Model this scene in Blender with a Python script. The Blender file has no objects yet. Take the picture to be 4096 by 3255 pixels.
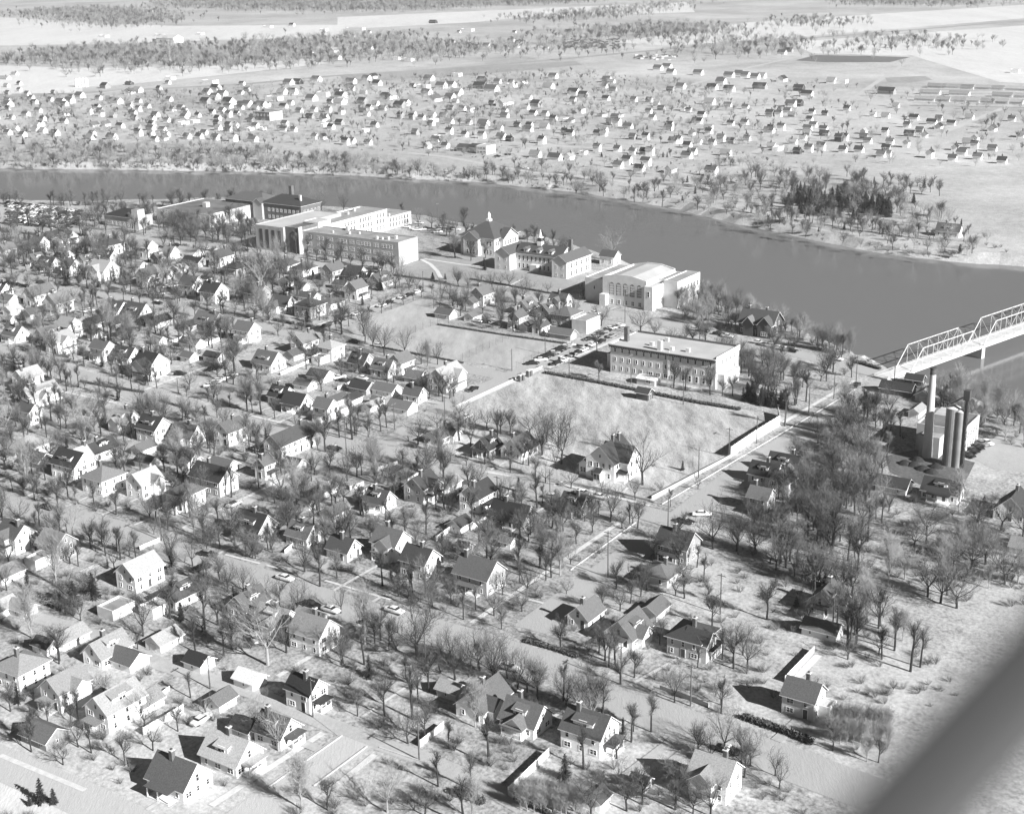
import bpy, bmesh, math, random
import numpy as np
from mathutils import Vector, Matrix
from mathutils.geometry import tessellate_polygon

random.seed(7); RN = np.random.default_rng(7)
C = bpy.context.scene.collection
SC = bpy.context.scene
R = math.radians

# ------------------------------------------------------------------ camera
FPX, PITCH, ROLL, GRID = 5660.6, R(18.2246), R(-1.1369), R(33.828)
CAM_H = 150.0
fw = np.array([0, math.cos(PITCH), -math.sin(PITCH)]); r0 = np.array([1., 0, 0]); u0 = np.array([0, math.sin(PITCH), math.cos(PITCH)])
rt = r0*math.cos(ROLL)+u0*math.sin(ROLL); up = -r0*math.sin(ROLL)+u0*math.cos(ROLL)
cd = bpy.data.cameras.new('camera'); cam = bpy.data.objects.new('camera', cd); C.objects.link(cam)
cam.matrix_world = Matrix(((rt[0], up[0], -fw[0], 0), (rt[1], up[1], -fw[1], 0), (rt[2], up[2], -fw[2], CAM_H), (0, 0, 0, 1)))
cd.sensor_width = 36; cd.lens = 36*FPX/4096; cd.clip_start = .05; cd.clip_end = 40000
cd.dof.use_dof = True; cd.dof.focus_distance = 420; cd.dof.aperture_fstop = 1.0
SC.camera = cam

# ------------------------------------------------------------------ light
SUN_AZ, SUN_EL = 132.0, 29.0        # azimuth clockwise from +Y
w = bpy.data.worlds.new('World'); SC.world = w; w.use_nodes = True
nt = w.node_tree; nt.nodes.clear()
sky = nt.nodes.new('ShaderNodeTexSky'); sky.sky_type = 'NISHITA'; sky.sun_disc = False
sky.sun_elevation = R(SUN_EL); sky.sun_rotation = R(SUN_AZ); sky.dust_density = .3; sky.air_density = .32   # clear dry November air
bw = nt.nodes.new('ShaderNodeSeparateColor')   # black-and-white film behind a red filter sees only the red of the sky
bg = nt.nodes.new('ShaderNodeBackground'); bg.inputs[1].default_value = .05
wo = nt.nodes.new('ShaderNodeOutputWorld')
nt.links.new(sky.outputs[0], bw.inputs[0]); nt.links.new(bw.outputs[0], bg.inputs[0]); nt.links.new(bg.outputs[0], wo.inputs[0])
sd = bpy.data.lights.new('sun', 'SUN'); sd.energy = 5.0; sd.angle = R(.5); sd.color = (1, 1, 1)
so = bpy.data.objects.new('sun', sd); C.objects.link(so)
sdir = Vector((math.sin(R(SUN_AZ))*math.cos(R(SUN_EL)), math.cos(R(SUN_AZ))*math.cos(R(SUN_EL)), math.sin(R(SUN_EL))))
so.rotation_euler = (-sdir).to_track_quat('-Z', 'Y').to_euler()
vs = SC.view_settings; vs.view_transform = 'Standard'; vs.look = 'None'; vs.exposure = 1.1; vs.gamma = 1; vs.use_curve_mapping = False

# ------------------------------------------------------------------ survey helpers
def G(x, y, z=0.):
    """Ground point (world) under a survey coordinate of the 4096-wide plate."""
    d = fw*FPX+rt*(x-2048)-up*(y-1627.5); t = (z-CAM_H)/d[2]
    return Vector((d[0]*t, d[1]*t, z))
def proj(p):
    q = np.array([p[0], p[1], p[2]-CAM_H]); zc = q@fw
    return 2048+FPX*(q@rt)/zc, 1627.5-FPX*(q@up)/zc, FPX/zc
AV = Vector((math.sin(GRID), math.cos(GRID), 0)); BV = Vector((math.cos(GRID), -math.sin(GRID), 0))
ROTG = -GRID                              # local x = B direction, local y = A direction
def AB(a, b, z=0.): return AV*a+BV*b+Vector((0, 0, z))
def T(name):
    return dict(t1=(0, 700, .475), t2=(0, 1200, .467), t3=(900, 1300, .467), t4=(1700, 1600, .5102), t5=(2700, 1700, .6475), t6=(900, 2000, .4638),
                t7=(0, 1900, .467), t9=(0, 2550, .475), t10=(950, 2550, .475), t11=(1900, 2400, .5102), t12=(2900, 2300, .5576),
                t13=(1750, 800, .487), t14=(950, 750, .4174), t15=(2300, 1250, .4174), t16=(2500, 1300, .5566), t17=(3100, 1150, .467),
                f1=(0, 0, .6494), f2=(1350, 0, .6494), f3=(2696, 0, .6494), r1=(0, 2600, .7885), r2=(600, 1900, 1.0204), r4=(1100, 1100, .835), s=(0, 0, 1.))[name]
def P(t, x, y):
    o = T(t); return o[0]+o[2]*x, o[1]+o[2]*y

# ------------------------------------------------------------------ materials
def mat(name, val, rough=.85, amp=.15, scale=.6, spec=.2, fine=0.0, coord='Object', stops=None, bump=0., metallic=0., rnd=0.):
    m = bpy.data.materials.new(name); m.use_nodes = True; n = m.node_tree; N = n.nodes; L = n.links
    b = N['Principled BSDF']; b.inputs['Roughness'].default_value = rough; b.inputs['Specular IOR Level'].default_value = spec; b.inputs['Metallic'].default_value = metallic
    tc = N.new('ShaderNodeTexCoord'); no = N.new('ShaderNodeTexNoise'); no.inputs['Scale'].default_value = scale; no.inputs['Detail'].default_value = 6
    L.new(tc.outputs[coord], no.inputs['Vector'])
    mr = N.new('ShaderNodeMapRange'); mr.inputs['From Min'].default_value = .3; mr.inputs['From Max'].default_value = .7
    mr.inputs['To Min'].default_value = val*(1-amp); mr.inputs['To Max'].default_value = min(.95, val*(1+amp))
    L.new(no.outputs['Fac'], mr.inputs['Value']); out = mr.outputs['Result']
    if rnd:
        oi = N.new('ShaderNodeObjectInfo'); m2 = N.new('ShaderNodeMapRange'); m2.inputs['To Min'].default_value = 1-rnd; m2.inputs['To Max'].default_value = 1+rnd
        L.new(oi.outputs['Random'], m2.inputs['Value']); mm = N.new('ShaderNodeMath'); mm.operation = 'MULTIPLY'; L.new(out, mm.inputs[0]); L.new(m2.outputs['Result'], mm.inputs[1]); out = mm.outputs[0]
    cc = N.new('ShaderNodeCombineColor'); [L.new(out, cc.inputs[i]) for i in range(3)]
    L.new(cc.outputs[0], b.inputs['Base Color'])
    if bump:
        bp = N.new('ShaderNodeBump'); bp.inputs['Strength'].default_value = bump; L.new(no.outputs['Fac'], bp.inputs['Height']); L.new(bp.outputs[0], b.inputs['Normal'])
    return m

def ground_mat(name, lo, hi, streak=False, patch=.5, blobs=(), tight=1., mid=.17):
    m = bpy.data.materials.new(name); m.use_nodes = True; n = m.node_tree; N = n.nodes; L = n.links
    b = N['Principled BSDF']; b.inputs['Roughness'].default_value = .95; b.inputs['Specular IOR Level'].default_value = .1
    geo = N.new('ShaderNodeNewGeometry'); acc = None
    for sc, wt, det in ((.006, .18*patch*2, 3), (.045, mid, 5), (.22, .25, 6), (1.1, .57-mid, 8)):
        mp = N.new('ShaderNodeMapping'); mp.inputs['Rotation'].default_value[2] = GRID; mp.inputs['Scale'].default_value = (sc*(2.2 if streak else 1.1), sc*(.5 if streak else .9), sc)
        no = N.new('ShaderNodeTexNoise'); no.inputs['Scale'].default_value = 1; no.inputs['Detail'].default_value = det; no.inputs['Roughness'].default_value = .62
        L.new(geo.outputs['Position'], mp.inputs[0]); L.new(mp.outputs[0], no.inputs['Vector'])
        mu = N.new('ShaderNodeMath'); mu.operation = 'MULTIPLY_ADD'; mu.inputs[1].default_value = wt
        L.new(no.outputs['Fac'], mu.inputs[0])
        if acc is None: mu.inputs[2].default_value = 0
        else: L.new(acc, mu.inputs[2])
        acc = mu.outputs[0]
    tot = .18*patch*2+.82
    mr = N.new('ShaderNodeMapRange'); mr.inputs['From Min'].default_value = tot*(.5-.12*tight); mr.inputs['From Max'].default_value = tot*(.5+.12*tight)
    mr.inputs['To Min'].default_value = lo; mr.inputs['To Max'].default_value = hi; L.new(acc, mr.inputs['Value'])
    col = mr.outputs['Result']
    if blobs:      # drier, sandier soil, and overexposure painted in as paler ground; soft uneven borders
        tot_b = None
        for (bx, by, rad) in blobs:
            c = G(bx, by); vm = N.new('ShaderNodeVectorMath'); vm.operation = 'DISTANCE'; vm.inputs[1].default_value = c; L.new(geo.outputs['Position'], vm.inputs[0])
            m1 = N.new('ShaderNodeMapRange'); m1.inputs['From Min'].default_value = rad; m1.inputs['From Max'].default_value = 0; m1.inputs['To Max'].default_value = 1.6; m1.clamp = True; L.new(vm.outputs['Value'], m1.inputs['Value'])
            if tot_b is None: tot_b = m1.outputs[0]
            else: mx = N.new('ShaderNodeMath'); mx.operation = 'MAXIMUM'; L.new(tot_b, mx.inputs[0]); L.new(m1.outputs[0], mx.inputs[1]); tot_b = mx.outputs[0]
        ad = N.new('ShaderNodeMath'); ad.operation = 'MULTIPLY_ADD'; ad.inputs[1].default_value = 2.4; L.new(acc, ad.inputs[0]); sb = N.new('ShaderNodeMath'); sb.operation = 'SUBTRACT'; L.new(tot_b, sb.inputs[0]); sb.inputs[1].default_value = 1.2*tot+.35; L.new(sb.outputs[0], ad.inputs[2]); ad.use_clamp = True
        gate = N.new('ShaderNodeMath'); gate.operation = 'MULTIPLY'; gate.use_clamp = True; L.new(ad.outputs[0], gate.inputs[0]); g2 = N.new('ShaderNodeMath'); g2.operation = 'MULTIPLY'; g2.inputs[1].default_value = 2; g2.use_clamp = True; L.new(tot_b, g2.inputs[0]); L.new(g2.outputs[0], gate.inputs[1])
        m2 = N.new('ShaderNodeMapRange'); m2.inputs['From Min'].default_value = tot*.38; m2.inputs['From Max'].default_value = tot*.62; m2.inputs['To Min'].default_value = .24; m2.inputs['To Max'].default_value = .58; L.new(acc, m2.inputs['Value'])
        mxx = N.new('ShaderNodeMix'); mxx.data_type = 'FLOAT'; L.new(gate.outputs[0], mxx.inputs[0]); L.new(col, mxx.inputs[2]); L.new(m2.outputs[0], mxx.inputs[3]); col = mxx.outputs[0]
    cc = N.new('ShaderNodeCombineColor'); [L.new(col, cc.inputs[i]) for i in range(3)]; L.new(cc.outputs[0], b.inputs['Base Color'])
    bp = N.new('ShaderNodeBump'); bp.inputs['Strength'].default_value = .8; bp.inputs['Distance'].default_value = .25
    L.new(acc, bp.inputs['Height']); L.new(bp.outputs[0], b.inputs['Normal'])
    return m

M = {}
M['ground'] = ground_mat('dry_grass', .11, .50, tight=.8, blobs=((3800, 2750, 75), (3500, 3000, 45), (3300, 2650, 32), (2930, 2400, 32), (4000, 2450, 60), (2850, 2280, 22), (3950, 1850, 45), (150, 3000, 40), (700, 3200, 40), (1200, 3150, 26), (400, 2700, 26), (1600, 2760, 24), (2500, 3150, 28), (3050, 2800, 22)))  # corner blobs: sandy soil plus overexposure put into the grass colour
M['lawn'] = ground_mat('mown_lawn', .22, .36)
M['field'] = ground_mat('worn_playing_field', .18, .56, True, mid=.34, tight=.75)
M['court'] = ground_mat('court_grass', .26, .47, True, mid=.42)
M['farground'] = ground_mat('valley_grass', .2, .54, patch=1., blobs=((3900, 820, 170), (3600, 600, 260), (4000, 500, 330), (3500, 420, 260), (2900, 420, 180), (2500, 655, 60), (900, 330, 260), (4096, 250, 900)))  # right-hand blobs paint the bleaching glare into the valley colour
M['pale'] = ground_mat('pale_sandy_field', .42, .68, True)
M['mid'] = ground_mat('grey_stubble_field', .20, .36, True)
M['darkfield'] = ground_mat('ploughed_field', .10, .18, True)
M['road'] = ground_mat('worn_asphalt', .31, .39, True, tight=1.6)
M['gravel'] = ground_mat('gravel_lane', .3, .44, tight=1.4)
M['lightroad'] = ground_mat('pale_concrete_road', .38, .47, True, tight=1.5)
M['dirt'] = ground_mat('cinder_ground', .07, .18)
M['walk'] = mat('concrete_walk', .54, amp=.12, scale=.8, rough=.9)
M['kerb'] = mat('kerb_concrete', .48, amp=.15, scale=.8, rough=.9)
for k, v in dict(W=.78, L=.52, G=.28, K=.07, Y=.64).items(): M['w'+k] = mat('painted_wall_'+k, v, amp=.1, scale=.5, rough=.7, rnd=.16)
for k, v in dict(l=.25, g=.10, d=.04, w=.55).items(): M['r'+k] = mat('shingle_roof_'+k, v, amp=.22, scale=3.5, rough=.9, rnd=.35)
M['brick'] = mat('pale_brick', .36, amp=.1, scale=.5); M['brickl'] = mat('buff_brick', .58, amp=.08, scale=.5); M['brickd'] = mat('dark_brick', .13, amp=.15, scale=.6)
M['flat'] = mat('tar_gravel_roof', .27, amp=.25, scale=.12, rough=.95); M['flatd'] = mat('dark_tar_roof', .14, amp=.3, scale=.12, rough=.95); M['flatl'] = mat('pale_gravel_roof', .42, amp=.12, scale=.12)
M['trim'] = mat('white_trim', .82, amp=.04); M['stone'] = mat('limestone_trim', .6, amp=.08)
M['glass'] = mat('window_glass', .03, rough=.12, spec=.6, amp=.3, scale=.4)
M['chim'] = mat('chimney_brick', .12, amp=.25, scale=1.5); M['wood'] = mat('weathered_wood', .10, amp=.3, scale=.8)
M['bark'] = mat('bark', .04, amp=.35, scale=.7, rough=.95, rnd=.2); M['twig'] = mat('bare_twigs', .125, amp=.2, scale=.3, rough=.95, rnd=.25)
M['pbark'] = mat('pale_bark', .3, amp=.2, scale=.7, rough=.9); M['ptwig'] = mat('pale_twigs', .27, amp=.15, scale=.3, rough=.9)
M['needle'] = mat('dark_needles', .035, amp=.35, scale=.5, rough=.95, rnd=.2); M['scrub'] = mat('scrub_twigs', .22, amp=.35, scale=.15, rough=.95, rnd=.3)
M['carW'] = mat('cream_car_paint', .72, rough=.3, spec=.5, amp=.02); M['carG'] = mat('grey_car_paint', .22, rough=.3, spec=.5, amp=.02); M['carK'] = mat('black_car_paint', .02, rough=.25, spec=.5, amp=.02)
M['tyre'] = mat('tyre_rubber', .03, rough=.9); M['chrome'] = mat('chrome', .6, rough=.25, metallic=1.)
M['steel'] = mat('silver_painted_steel', .5, rough=.6, amp=.08, scale=.5); M['darksteel'] = mat('dark_steel', .08, rough=.6)
M['stack'] = mat('pale_stack_brick', .5, amp=.1, scale=.3)
M['metal'] = mat('silo_metal', .3, rough=.5, metallic=.3, amp=.15, scale=.3); M['conc'] = mat('weathered_concrete', .42, amp=.2, scale=.25)
M['coal'] = mat('coal', .03, amp=.4, scale=1.5, rough=.8); M['strut'] = mat('strut_paint', .05, rough=.75, amp=.05, scale=3)
M['hedge'] = mat('dry_hedge', .06, amp=.5, scale=2.5, rough=.95)
# river
m = bpy.data.materials.new('river_water'); m.use_nodes = True; N = m.node_tree.nodes; L = m.node_tree.links; b = N['Principled BSDF']
b.inputs['Base Color'].default_value = (.15, .15, .15, 1); b.inputs['Roughness'].default_value = .09; b.inputs['IOR'].default_value = 1.33
geo = N.new('ShaderNodeNewGeometry'); mp = N.new('ShaderNodeMapping'); mp.inputs['Scale'].default_value = (.35, .6, 1); no = N.new('ShaderNodeTexNoise'); no.inputs['Scale'].default_value = 1; no.inputs['Detail'].default_value = 4
bp = N.new('ShaderNodeBump'); bp.inputs['Strength'].default_value = .3; bp.inputs['Distance'].default_value = .07
L.new(geo.outputs['Position'], mp.inputs[0]); L.new(mp.outputs[0], no.inputs['Vector']); L.new(no.outputs['Fac'], bp.inputs['Height']); L.new(bp.outputs[0], b.inputs['Normal'])
M['water'] = m

# ------------------------------------------------------------------ mesh helpers
class MB:
    def __init__(s): s.v = []; s.f = []; s.m = []; s.mats = []; s.smooth = False
    def mi(s, k):
        if k not in s.mats: s.mats.append(k)
        return s.mats.index(k)
    def face(s, pts, k):
        n = len(s.v); s.v += [tuple(p) for p in pts]; s.f.append(tuple(range(n, n+len(pts)))); s.m.append(s.mi(k))
    def box(s, x0, x1, y0, y1, z0, z1, k, top=None):
        n = len(s.v); s.v += [(x0, y0, z0), (x1, y0, z0), (x1, y1, z0), (x0, y1, z0), (x0, y0, z1), (x1, y0, z1), (x1, y1, z1), (x0, y1, z1)]
        for q in ((0, 3, 2, 1), (0, 1, 5, 4), (1, 2, 6, 5), (2, 3, 7, 6), (3, 0, 4, 7)): s.f.append(tuple(n+i for i in q)); s.m.append(s.mi(k))
        s.f.append((n+4, n+5, n+6, n+7)); s.m.append(s.mi(top or k))
    def tube(s, p, q, r, r2=None, k='wood', n=6, cap=True):
        p = Vector(p); q = Vector(q); r2 = r if r2 is None else r2; d = (q-p)
        if d.length < 1e-6: return
        d.normalize(); a = d.orthogonal().normalized(); b_ = d.cross(a); o = len(s.v)
        for c, rr in ((p, r), (q, r2)):
            for i in range(n):
                t = 2*math.pi*i/n; s.v.append(tuple(c+a*math.cos(t)*rr+b_*math.sin(t)*rr))
        for i in range(n):
            j = (i+1) % n; s.f.append((o+i, o+j, o+n+j, o+n+i)); s.m.append(s.mi(k))
        if cap: s.f.append(tuple(o+n+i for i in range(n))); s.m.append(s.mi(k))
    def mesh(s, name):
        me = bpy.data.meshes.new(name); me.from_pydata(s.v, [], s.f)
        for k in s.mats: me.materials.append(M[k])
        me.polygons.foreach_set('material_index', s.m)
        if s.smooth: me.polygons.foreach_set('use_smooth', [True]*len(s.f))
        me.update(); return me
    def obj(s, name, parent=None, loc=(0, 0, 0)):
        return link(name, s.mesh(name), parent, loc)
def link(name, me, parent=None, loc=(0, 0, 0)):
    o = bpy.data.objects.new(name, me); C.objects.link(o); o.location = loc
    if parent: o.parent = parent
    return o
ALL = []          # things waiting for a label: (object, phrase, survey x, y, category)
def thing(name, cat, phrase, loc, rot=0., group=None, me=None, fixed=None):
    o = bpy.data.objects.new(name, me); C.objects.link(o); o.location = loc; o.rotation_euler = (0, 0, rot); o['category'] = cat
    if group: o['group'] = group
    if fixed: o['label'] = fixed
    else:
        x, y, s = proj(loc); ALL.append((o, phrase, x, y, cat))
    return o
def struct(o): o['kind'] = 'structure'; return o

# ------------------------------------------------------------------ ground, river
near_px = [(-900, 800), (0, 812), (300, 822), (620, 812), (960, 806), (1190, 832), (1500, 852), (1700, 877), (1900, 912), (2150, 950), (2350, 1000), (2520, 1062), (2660, 1120), (2850, 1190), (3040, 1262), (3230, 1335), (3400, 1408), (3500, 1452), (3600, 1500), (3720, 1540), (3900, 1600), (4096, 1700), (4900, 2050)]
far_px = [(-900, 668), (0, 675), (325, 678), (650, 682), (974, 687), (1400, 702), (1642, 717), (1934, 731), (2130, 753), (2292, 769), (2551, 808), (2750, 848), (2850, 874), (3116, 931), (3420, 994), (3705, 1035), (4096, 1066), (4900, 1110)]
WZ = -4.0
def smooth_line(px, z, n=5, jit=1.2):
    p = [G(x, y, z) for x, y in px]; out = []
    for i in range(len(p)-1):
        a = p[max(i-1, 0)]; b_ = p[i]; c = p[i+1]; d = p[min(i+2, len(p)-1)]
        for k in range(n):
            t = k/n; q = .5*((2*b_)+(c-a)*t+(2*a-5*b_+4*c-d)*t*t+(3*b_-a-3*c+d)*t**3); q.z = z
            out.append(q+Vector((random.uniform(-jit, jit), random.uniform(-jit, jit), 0)))
    out.append(p[-1]); return out
near_shore = smooth_line(near_px, WZ); far_shore = smooth_line(far_px, WZ)
def sheet(name, pts, k, z=None):
    pts = [Vector((p.x, p.y, p.z if z is None else z)) for p in pts]
    tri = tessellate_polygon([pts]); me = bpy.data.meshes.new(name); me.from_pydata([tuple(p) for p in pts], [], [tuple(t) for t in tri]); me.materials.append(M[k]); me.update()
    bm = bmesh.new(); bm.from_mesh(me); bmesh.ops.recalc_face_normals(bm, faces=bm.faces)
    for f in bm.faces:
        if f.normal.z < 0: f.normal_flip()
    bm.to_mesh(me); bm.free(); return struct(link(name, me))
def bank(name, line, away, k, outer):
    """flat ground beyond the bank top plus the slope down under the water"""
    top = []
    for i, p in enumerate(line):
        d = (line[min(i+1, len(line)-1)]-line[max(i-1, 0)]).normalized(); nrm = Vector((-d.y, d.x, 0))*away
        top.append(Vector((p.x, p.y, 0))+nrm*random.uniform(7, 10))
    mb = MB()
    for i in range(len(line)-1):
        a, b_ = line[i], line[i+1]; c, d = top[i+1], top[i]
        la, lb = a+(a-top[i])*.3, b_+(b_-top[i+1])*.3; la.z = lb.z = WZ-1.5
        q = [a, b_, c, d] if away > 0 else [b_, a, d, c]; mb.face(q, k); q = [la, lb, b_, a] if away > 0 else [lb, la, a, b_]; mb.face(q, k)
    struct(mb.obj(name+'_bank'))
    return sheet(name, top+outer, k)
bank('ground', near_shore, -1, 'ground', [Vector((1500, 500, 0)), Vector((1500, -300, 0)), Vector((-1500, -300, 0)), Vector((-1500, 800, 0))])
# winding check happens in the render; far side goes to the horizon
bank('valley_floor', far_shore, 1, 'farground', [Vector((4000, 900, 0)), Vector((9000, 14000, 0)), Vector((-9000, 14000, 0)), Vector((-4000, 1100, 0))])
sheet('river_water', [Vector((-1400, 500, WZ)), Vector((1400, 250, WZ)), Vector((1400, 1300, WZ)), Vector((-1400, 1300, WZ))], 'water')

def pip(x, y, poly):
    c = False; n = len(poly); j = n-1
    for i in range(n):
        if (poly[i][1] > y) != (poly[j][1] > y) and x < (poly[j][0]-poly[i][0])*(y-poly[i][1])/(poly[j][1]-poly[i][1])+poly[i][0]: c = not c
        j = i
    return c

# --- strips: roads, lanes, walks (each a sheet of its own, stacked 4+ mm apart)
ROADS = []; zlev = [0.004]; wk_n = [0]
def strip(name, px, wid, k, z=None, ext=0, block=True, thick=0):
    p = [Vector((*q, 0)) if False else G(*q) for q in px]
    if ext:
        p[0] = p[0]+(p[0]-p[1]).normalized()*ext; p[-1] = p[-1]+(p[-1]-p[-2]).normalized()*ext
    if z is None and name in ('concrete_walk', 'kerb', 'field_embankment'): wk_n[0] += 1; z = .105+.004*(wk_n[0] % 7)
    if z is None: zlev[0] += .004; z = zlev[0]
    Lf, Rt = [], []
    for i, q in enumerate(p):
        d = Vector((0, 0, 0))
        if i > 0: d += (q-p[i-1]).normalized()
        if i < len(p)-1: d += (p[i+1]-q).normalized()
        d.normalize(); n_ = Vector((-d.y, d.x, 0)); Lf.append(q+n_*wid/2); Rt.append(q-n_*wid/2)
    mb = MB()
    for i in range(len(p)-1):
        up_ = Vector((0, 0, z+thick)); mb.face([Rt[i]+up_, Rt[i+1]+up_, Lf[i+1]+up_, Lf[i]+up_], k)
        if thick:
            zz = Vector((0, 0, .0)); mb.face([Rt[i]+zz, Rt[i+1]+zz, Rt[i+1]+up_, Rt[i]+up_], k); mb.face([Lf[i+1]+zz, Lf[i]+zz, Lf[i]+up_, Lf[i+1]+up_], k)
    struct(mb.obj(name))
    if block:
        for i in range(len(p)-1): ROADS.append((p[i].xy, p[i+1].xy, wid/2))
    return p
def area(name, px, k, z=None):
    if z is None: zlev[0] += .005; z = zlev[0]
    return sheet(name, [G(*q) for q in px], k, z)
# open grounds
FIELD = [(1712, 1655), (2172, 1476), (2500, 1548), (2900, 1626), (3108, 1658), (2900, 1830), (2610, 1995), (2300, 1930), (1930, 1850), (1700, 1775)]
area('playing_field', FIELD, 'field')
COURTS = [(1330, 1325), (1560, 1240), (1700, 1190), (1790, 1215), (1750, 1290), (2010, 1325), (2290, 1370), (2060, 1478), (1850, 1445), (1520, 1388)]
area('sports_lawn', COURTS, 'court')
LOT = [(-60, 822), (370, 826), (430, 880), (330, 925), (-60, 905)]
area('parking_lot', LOT, 'gravel')
SLAWN = [(1600, 1066), (1690, 1040), (1900, 1000), (2160, 1040), (2330, 1105), (2250, 1185), (1900, 1145), (1640, 1118)]
area('campus_lawn', SLAWN, 'lawn')
area('pale_yard', [(0, 3120), (330, 3255), (520, 3400), (-300, 3400), (-300, 3060)], 'pale')
area('cinder_yard', [(3540, 1825), (3700, 1790), (3900, 1850), (3860, 1930), (3700, 1945), (3560, 1890)], 'dirt')
area('plant_yard', [(3900, 1770), (4096, 1720), (4400, 1780), (4300, 1900), (3980, 1880), (3890, 1830)], 'gravel')
area('parking_apron', [(860, 1520), (940, 1490), (1060, 1500), (1150, 1560), (980, 1610), (800, 1590)], 'lawn')
# roads
strip('river_road', [(-200, 905), (400, 935), (700, 972), (1024, 1000), (1240, 1052), (1450, 1090), (1620, 1122), (1800, 1150), (1930, 1162), (2240, 1214), (2480, 1258), (2650, 1290), (2800, 1322), (2945, 1358), (3196, 1417), (3420, 1470), (3560, 1512)], 8, 'road')
strip('upper_street', [(-200, 1100), (0, 1124), (300, 1165), (600, 1208), (950, 1292), (1240, 1350), (1400, 1382), (1600, 1425), (1834, 1472), (2060, 1512)], 8, 'road')
strip('middle_street', [(-200, 1360), (0, 1405), (322, 1505), (579, 1582), (794, 1640), (1000, 1695), (1227, 1755), (1554, 1812), (1900, 1895), (2270, 1985), (2640, 2072), (2760, 2100)], 10.5, 'road')
strip('lower_street', [(-200, 1950), (0, 2003), (420, 2110), (661, 2196), (900, 2275), (1171, 2365), (1467, 2455), (1875, 2565), (2233, 2680), (2539, 2822), (2900, 2960), (3234, 3080), (3500, 3180)], 11.5, 'road')
strip('bottom_street', [(-250, 2940), (0, 3048), (332, 3195), (600, 3330)], 9, 'lightroad')
strip('gravel_alley', [(-100, 2400), (200, 2484), (420, 2556), (660, 2663), (1025, 2773), (1183, 2844), (1340, 2907), (1500, 2968), (1700, 3035), (1900, 3120), (2100, 3230)], 4.5, 'gravel')
strip('bridge_street', [(2120, 2520), (2330, 2358), (2600, 2162), (2740, 2062), (2950, 1900), (3200, 1740), (3480, 1572), (3600, 1498)], 9, 'road')
strip('corner_street', [(850, 3370), (1000, 3262), (1200, 3118), (1425, 2962)], 8.5, 'lightroad')
strip('field_street', [(1545, 1778), (1650, 1710), (1760, 1640), (1990, 1528), (2150, 1452), (2320, 1378), (2500, 1292), (2560, 1268)], 7.5, 'road')
strip('lane', [(640, 2172), (900, 2050), (1100, 1950), (1240, 1882), (1400, 1800)], 3.6, 'lightroad')
strip('campus_street', [(540, 1602), (700, 1545), (880, 1484), (1000, 1436), (1290, 1322), (1530, 1222), (1740, 1145)], 8, 'road')
strip('campus_drive', [(1650, 880), (1800, 905), (1960, 965), (2020, 1010)], 9, 'road')
strip('plant_drive', [(3480, 2330), (3250, 2230), (2900, 2145), (2760, 2100)], 5, 'lightroad')
# walks and kerbs
for px, wd in (([(2606, 2001), (3418, 1523)], 1.5), ([(1886, 2492), (2478, 2089)], 1.4), ([(669, 2141), (1170, 1900)], 1.2), ([(1935, 1886), (2302, 1950), (2598, 2023)], 1.3),
               ([(1007, 1664), (1227, 1716)], 1.2), ([(1093, 1699), (1166, 1669)], .9), ([(261, 1569), (467, 1613)], 1.4), ([(900, 2218), (1132, 2278)], .8), ([(1300, 2322), (1563, 2399)], .8), ([(844, 3223), (1293, 2931)], 1.5),
               ([(1277, 3199), (1498, 3018)], 1.5), ([(1110, 2706), (1300, 2590), (1467, 2482)], 1.3), ([(1447, 2869), (1773, 2645)], .7), ([(1685, 1038), (1722, 1058), (1748, 1084), (1764, 1113)], 2), ([(1697, 1036), (1850, 1059), (1920, 1066)], 1.6),
               ([(2027, 1150), (2091, 1116)], 1.2), ([(2194, 1472), (2511, 1342)], 1.8), ([(2334, 1365), (2480, 1292)], 1.4), ([(1242, 1311), (1697, 1155)], 1.5), ([(579, 1560), (845, 1461)], 1.5), ([(0, 3020), (340, 3160)], 1.2),
               ([(1005, 1230), (1180, 1270)], 1.), ([(327, 2288), (472, 2222)], 1.8), ([(2470, 1990), (2510, 1950)], 1.), ([(2250, 1925), (2215, 1945)], .9), ([(3140, 2762), (3275, 2620)], 1.6), ([(850, 820), (1024, 905), (1100, 912)], 2)):
    strip('concrete_walk', px, wd, 'walk')
for px in ([(2645, 2018), (3424, 1556)], [(2281, 2281), (2542, 2090)], [(1059, 3158), (1368, 2942)], [(1254, 3144), (1467, 2986)], [(1792, 1857), (1935, 1882), (2240, 1928)], [(1517, 2990), (1675, 3042)], [(322, 1522), (579, 1564)], [(1900, 1925), (1600, 1862)]):
    strip('kerb', px, .3, 'kerb', thick=.12, block=False)
strip('field_embankment', [(1818, 1634), (2169, 1472)], 2.2, 'walk')
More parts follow.
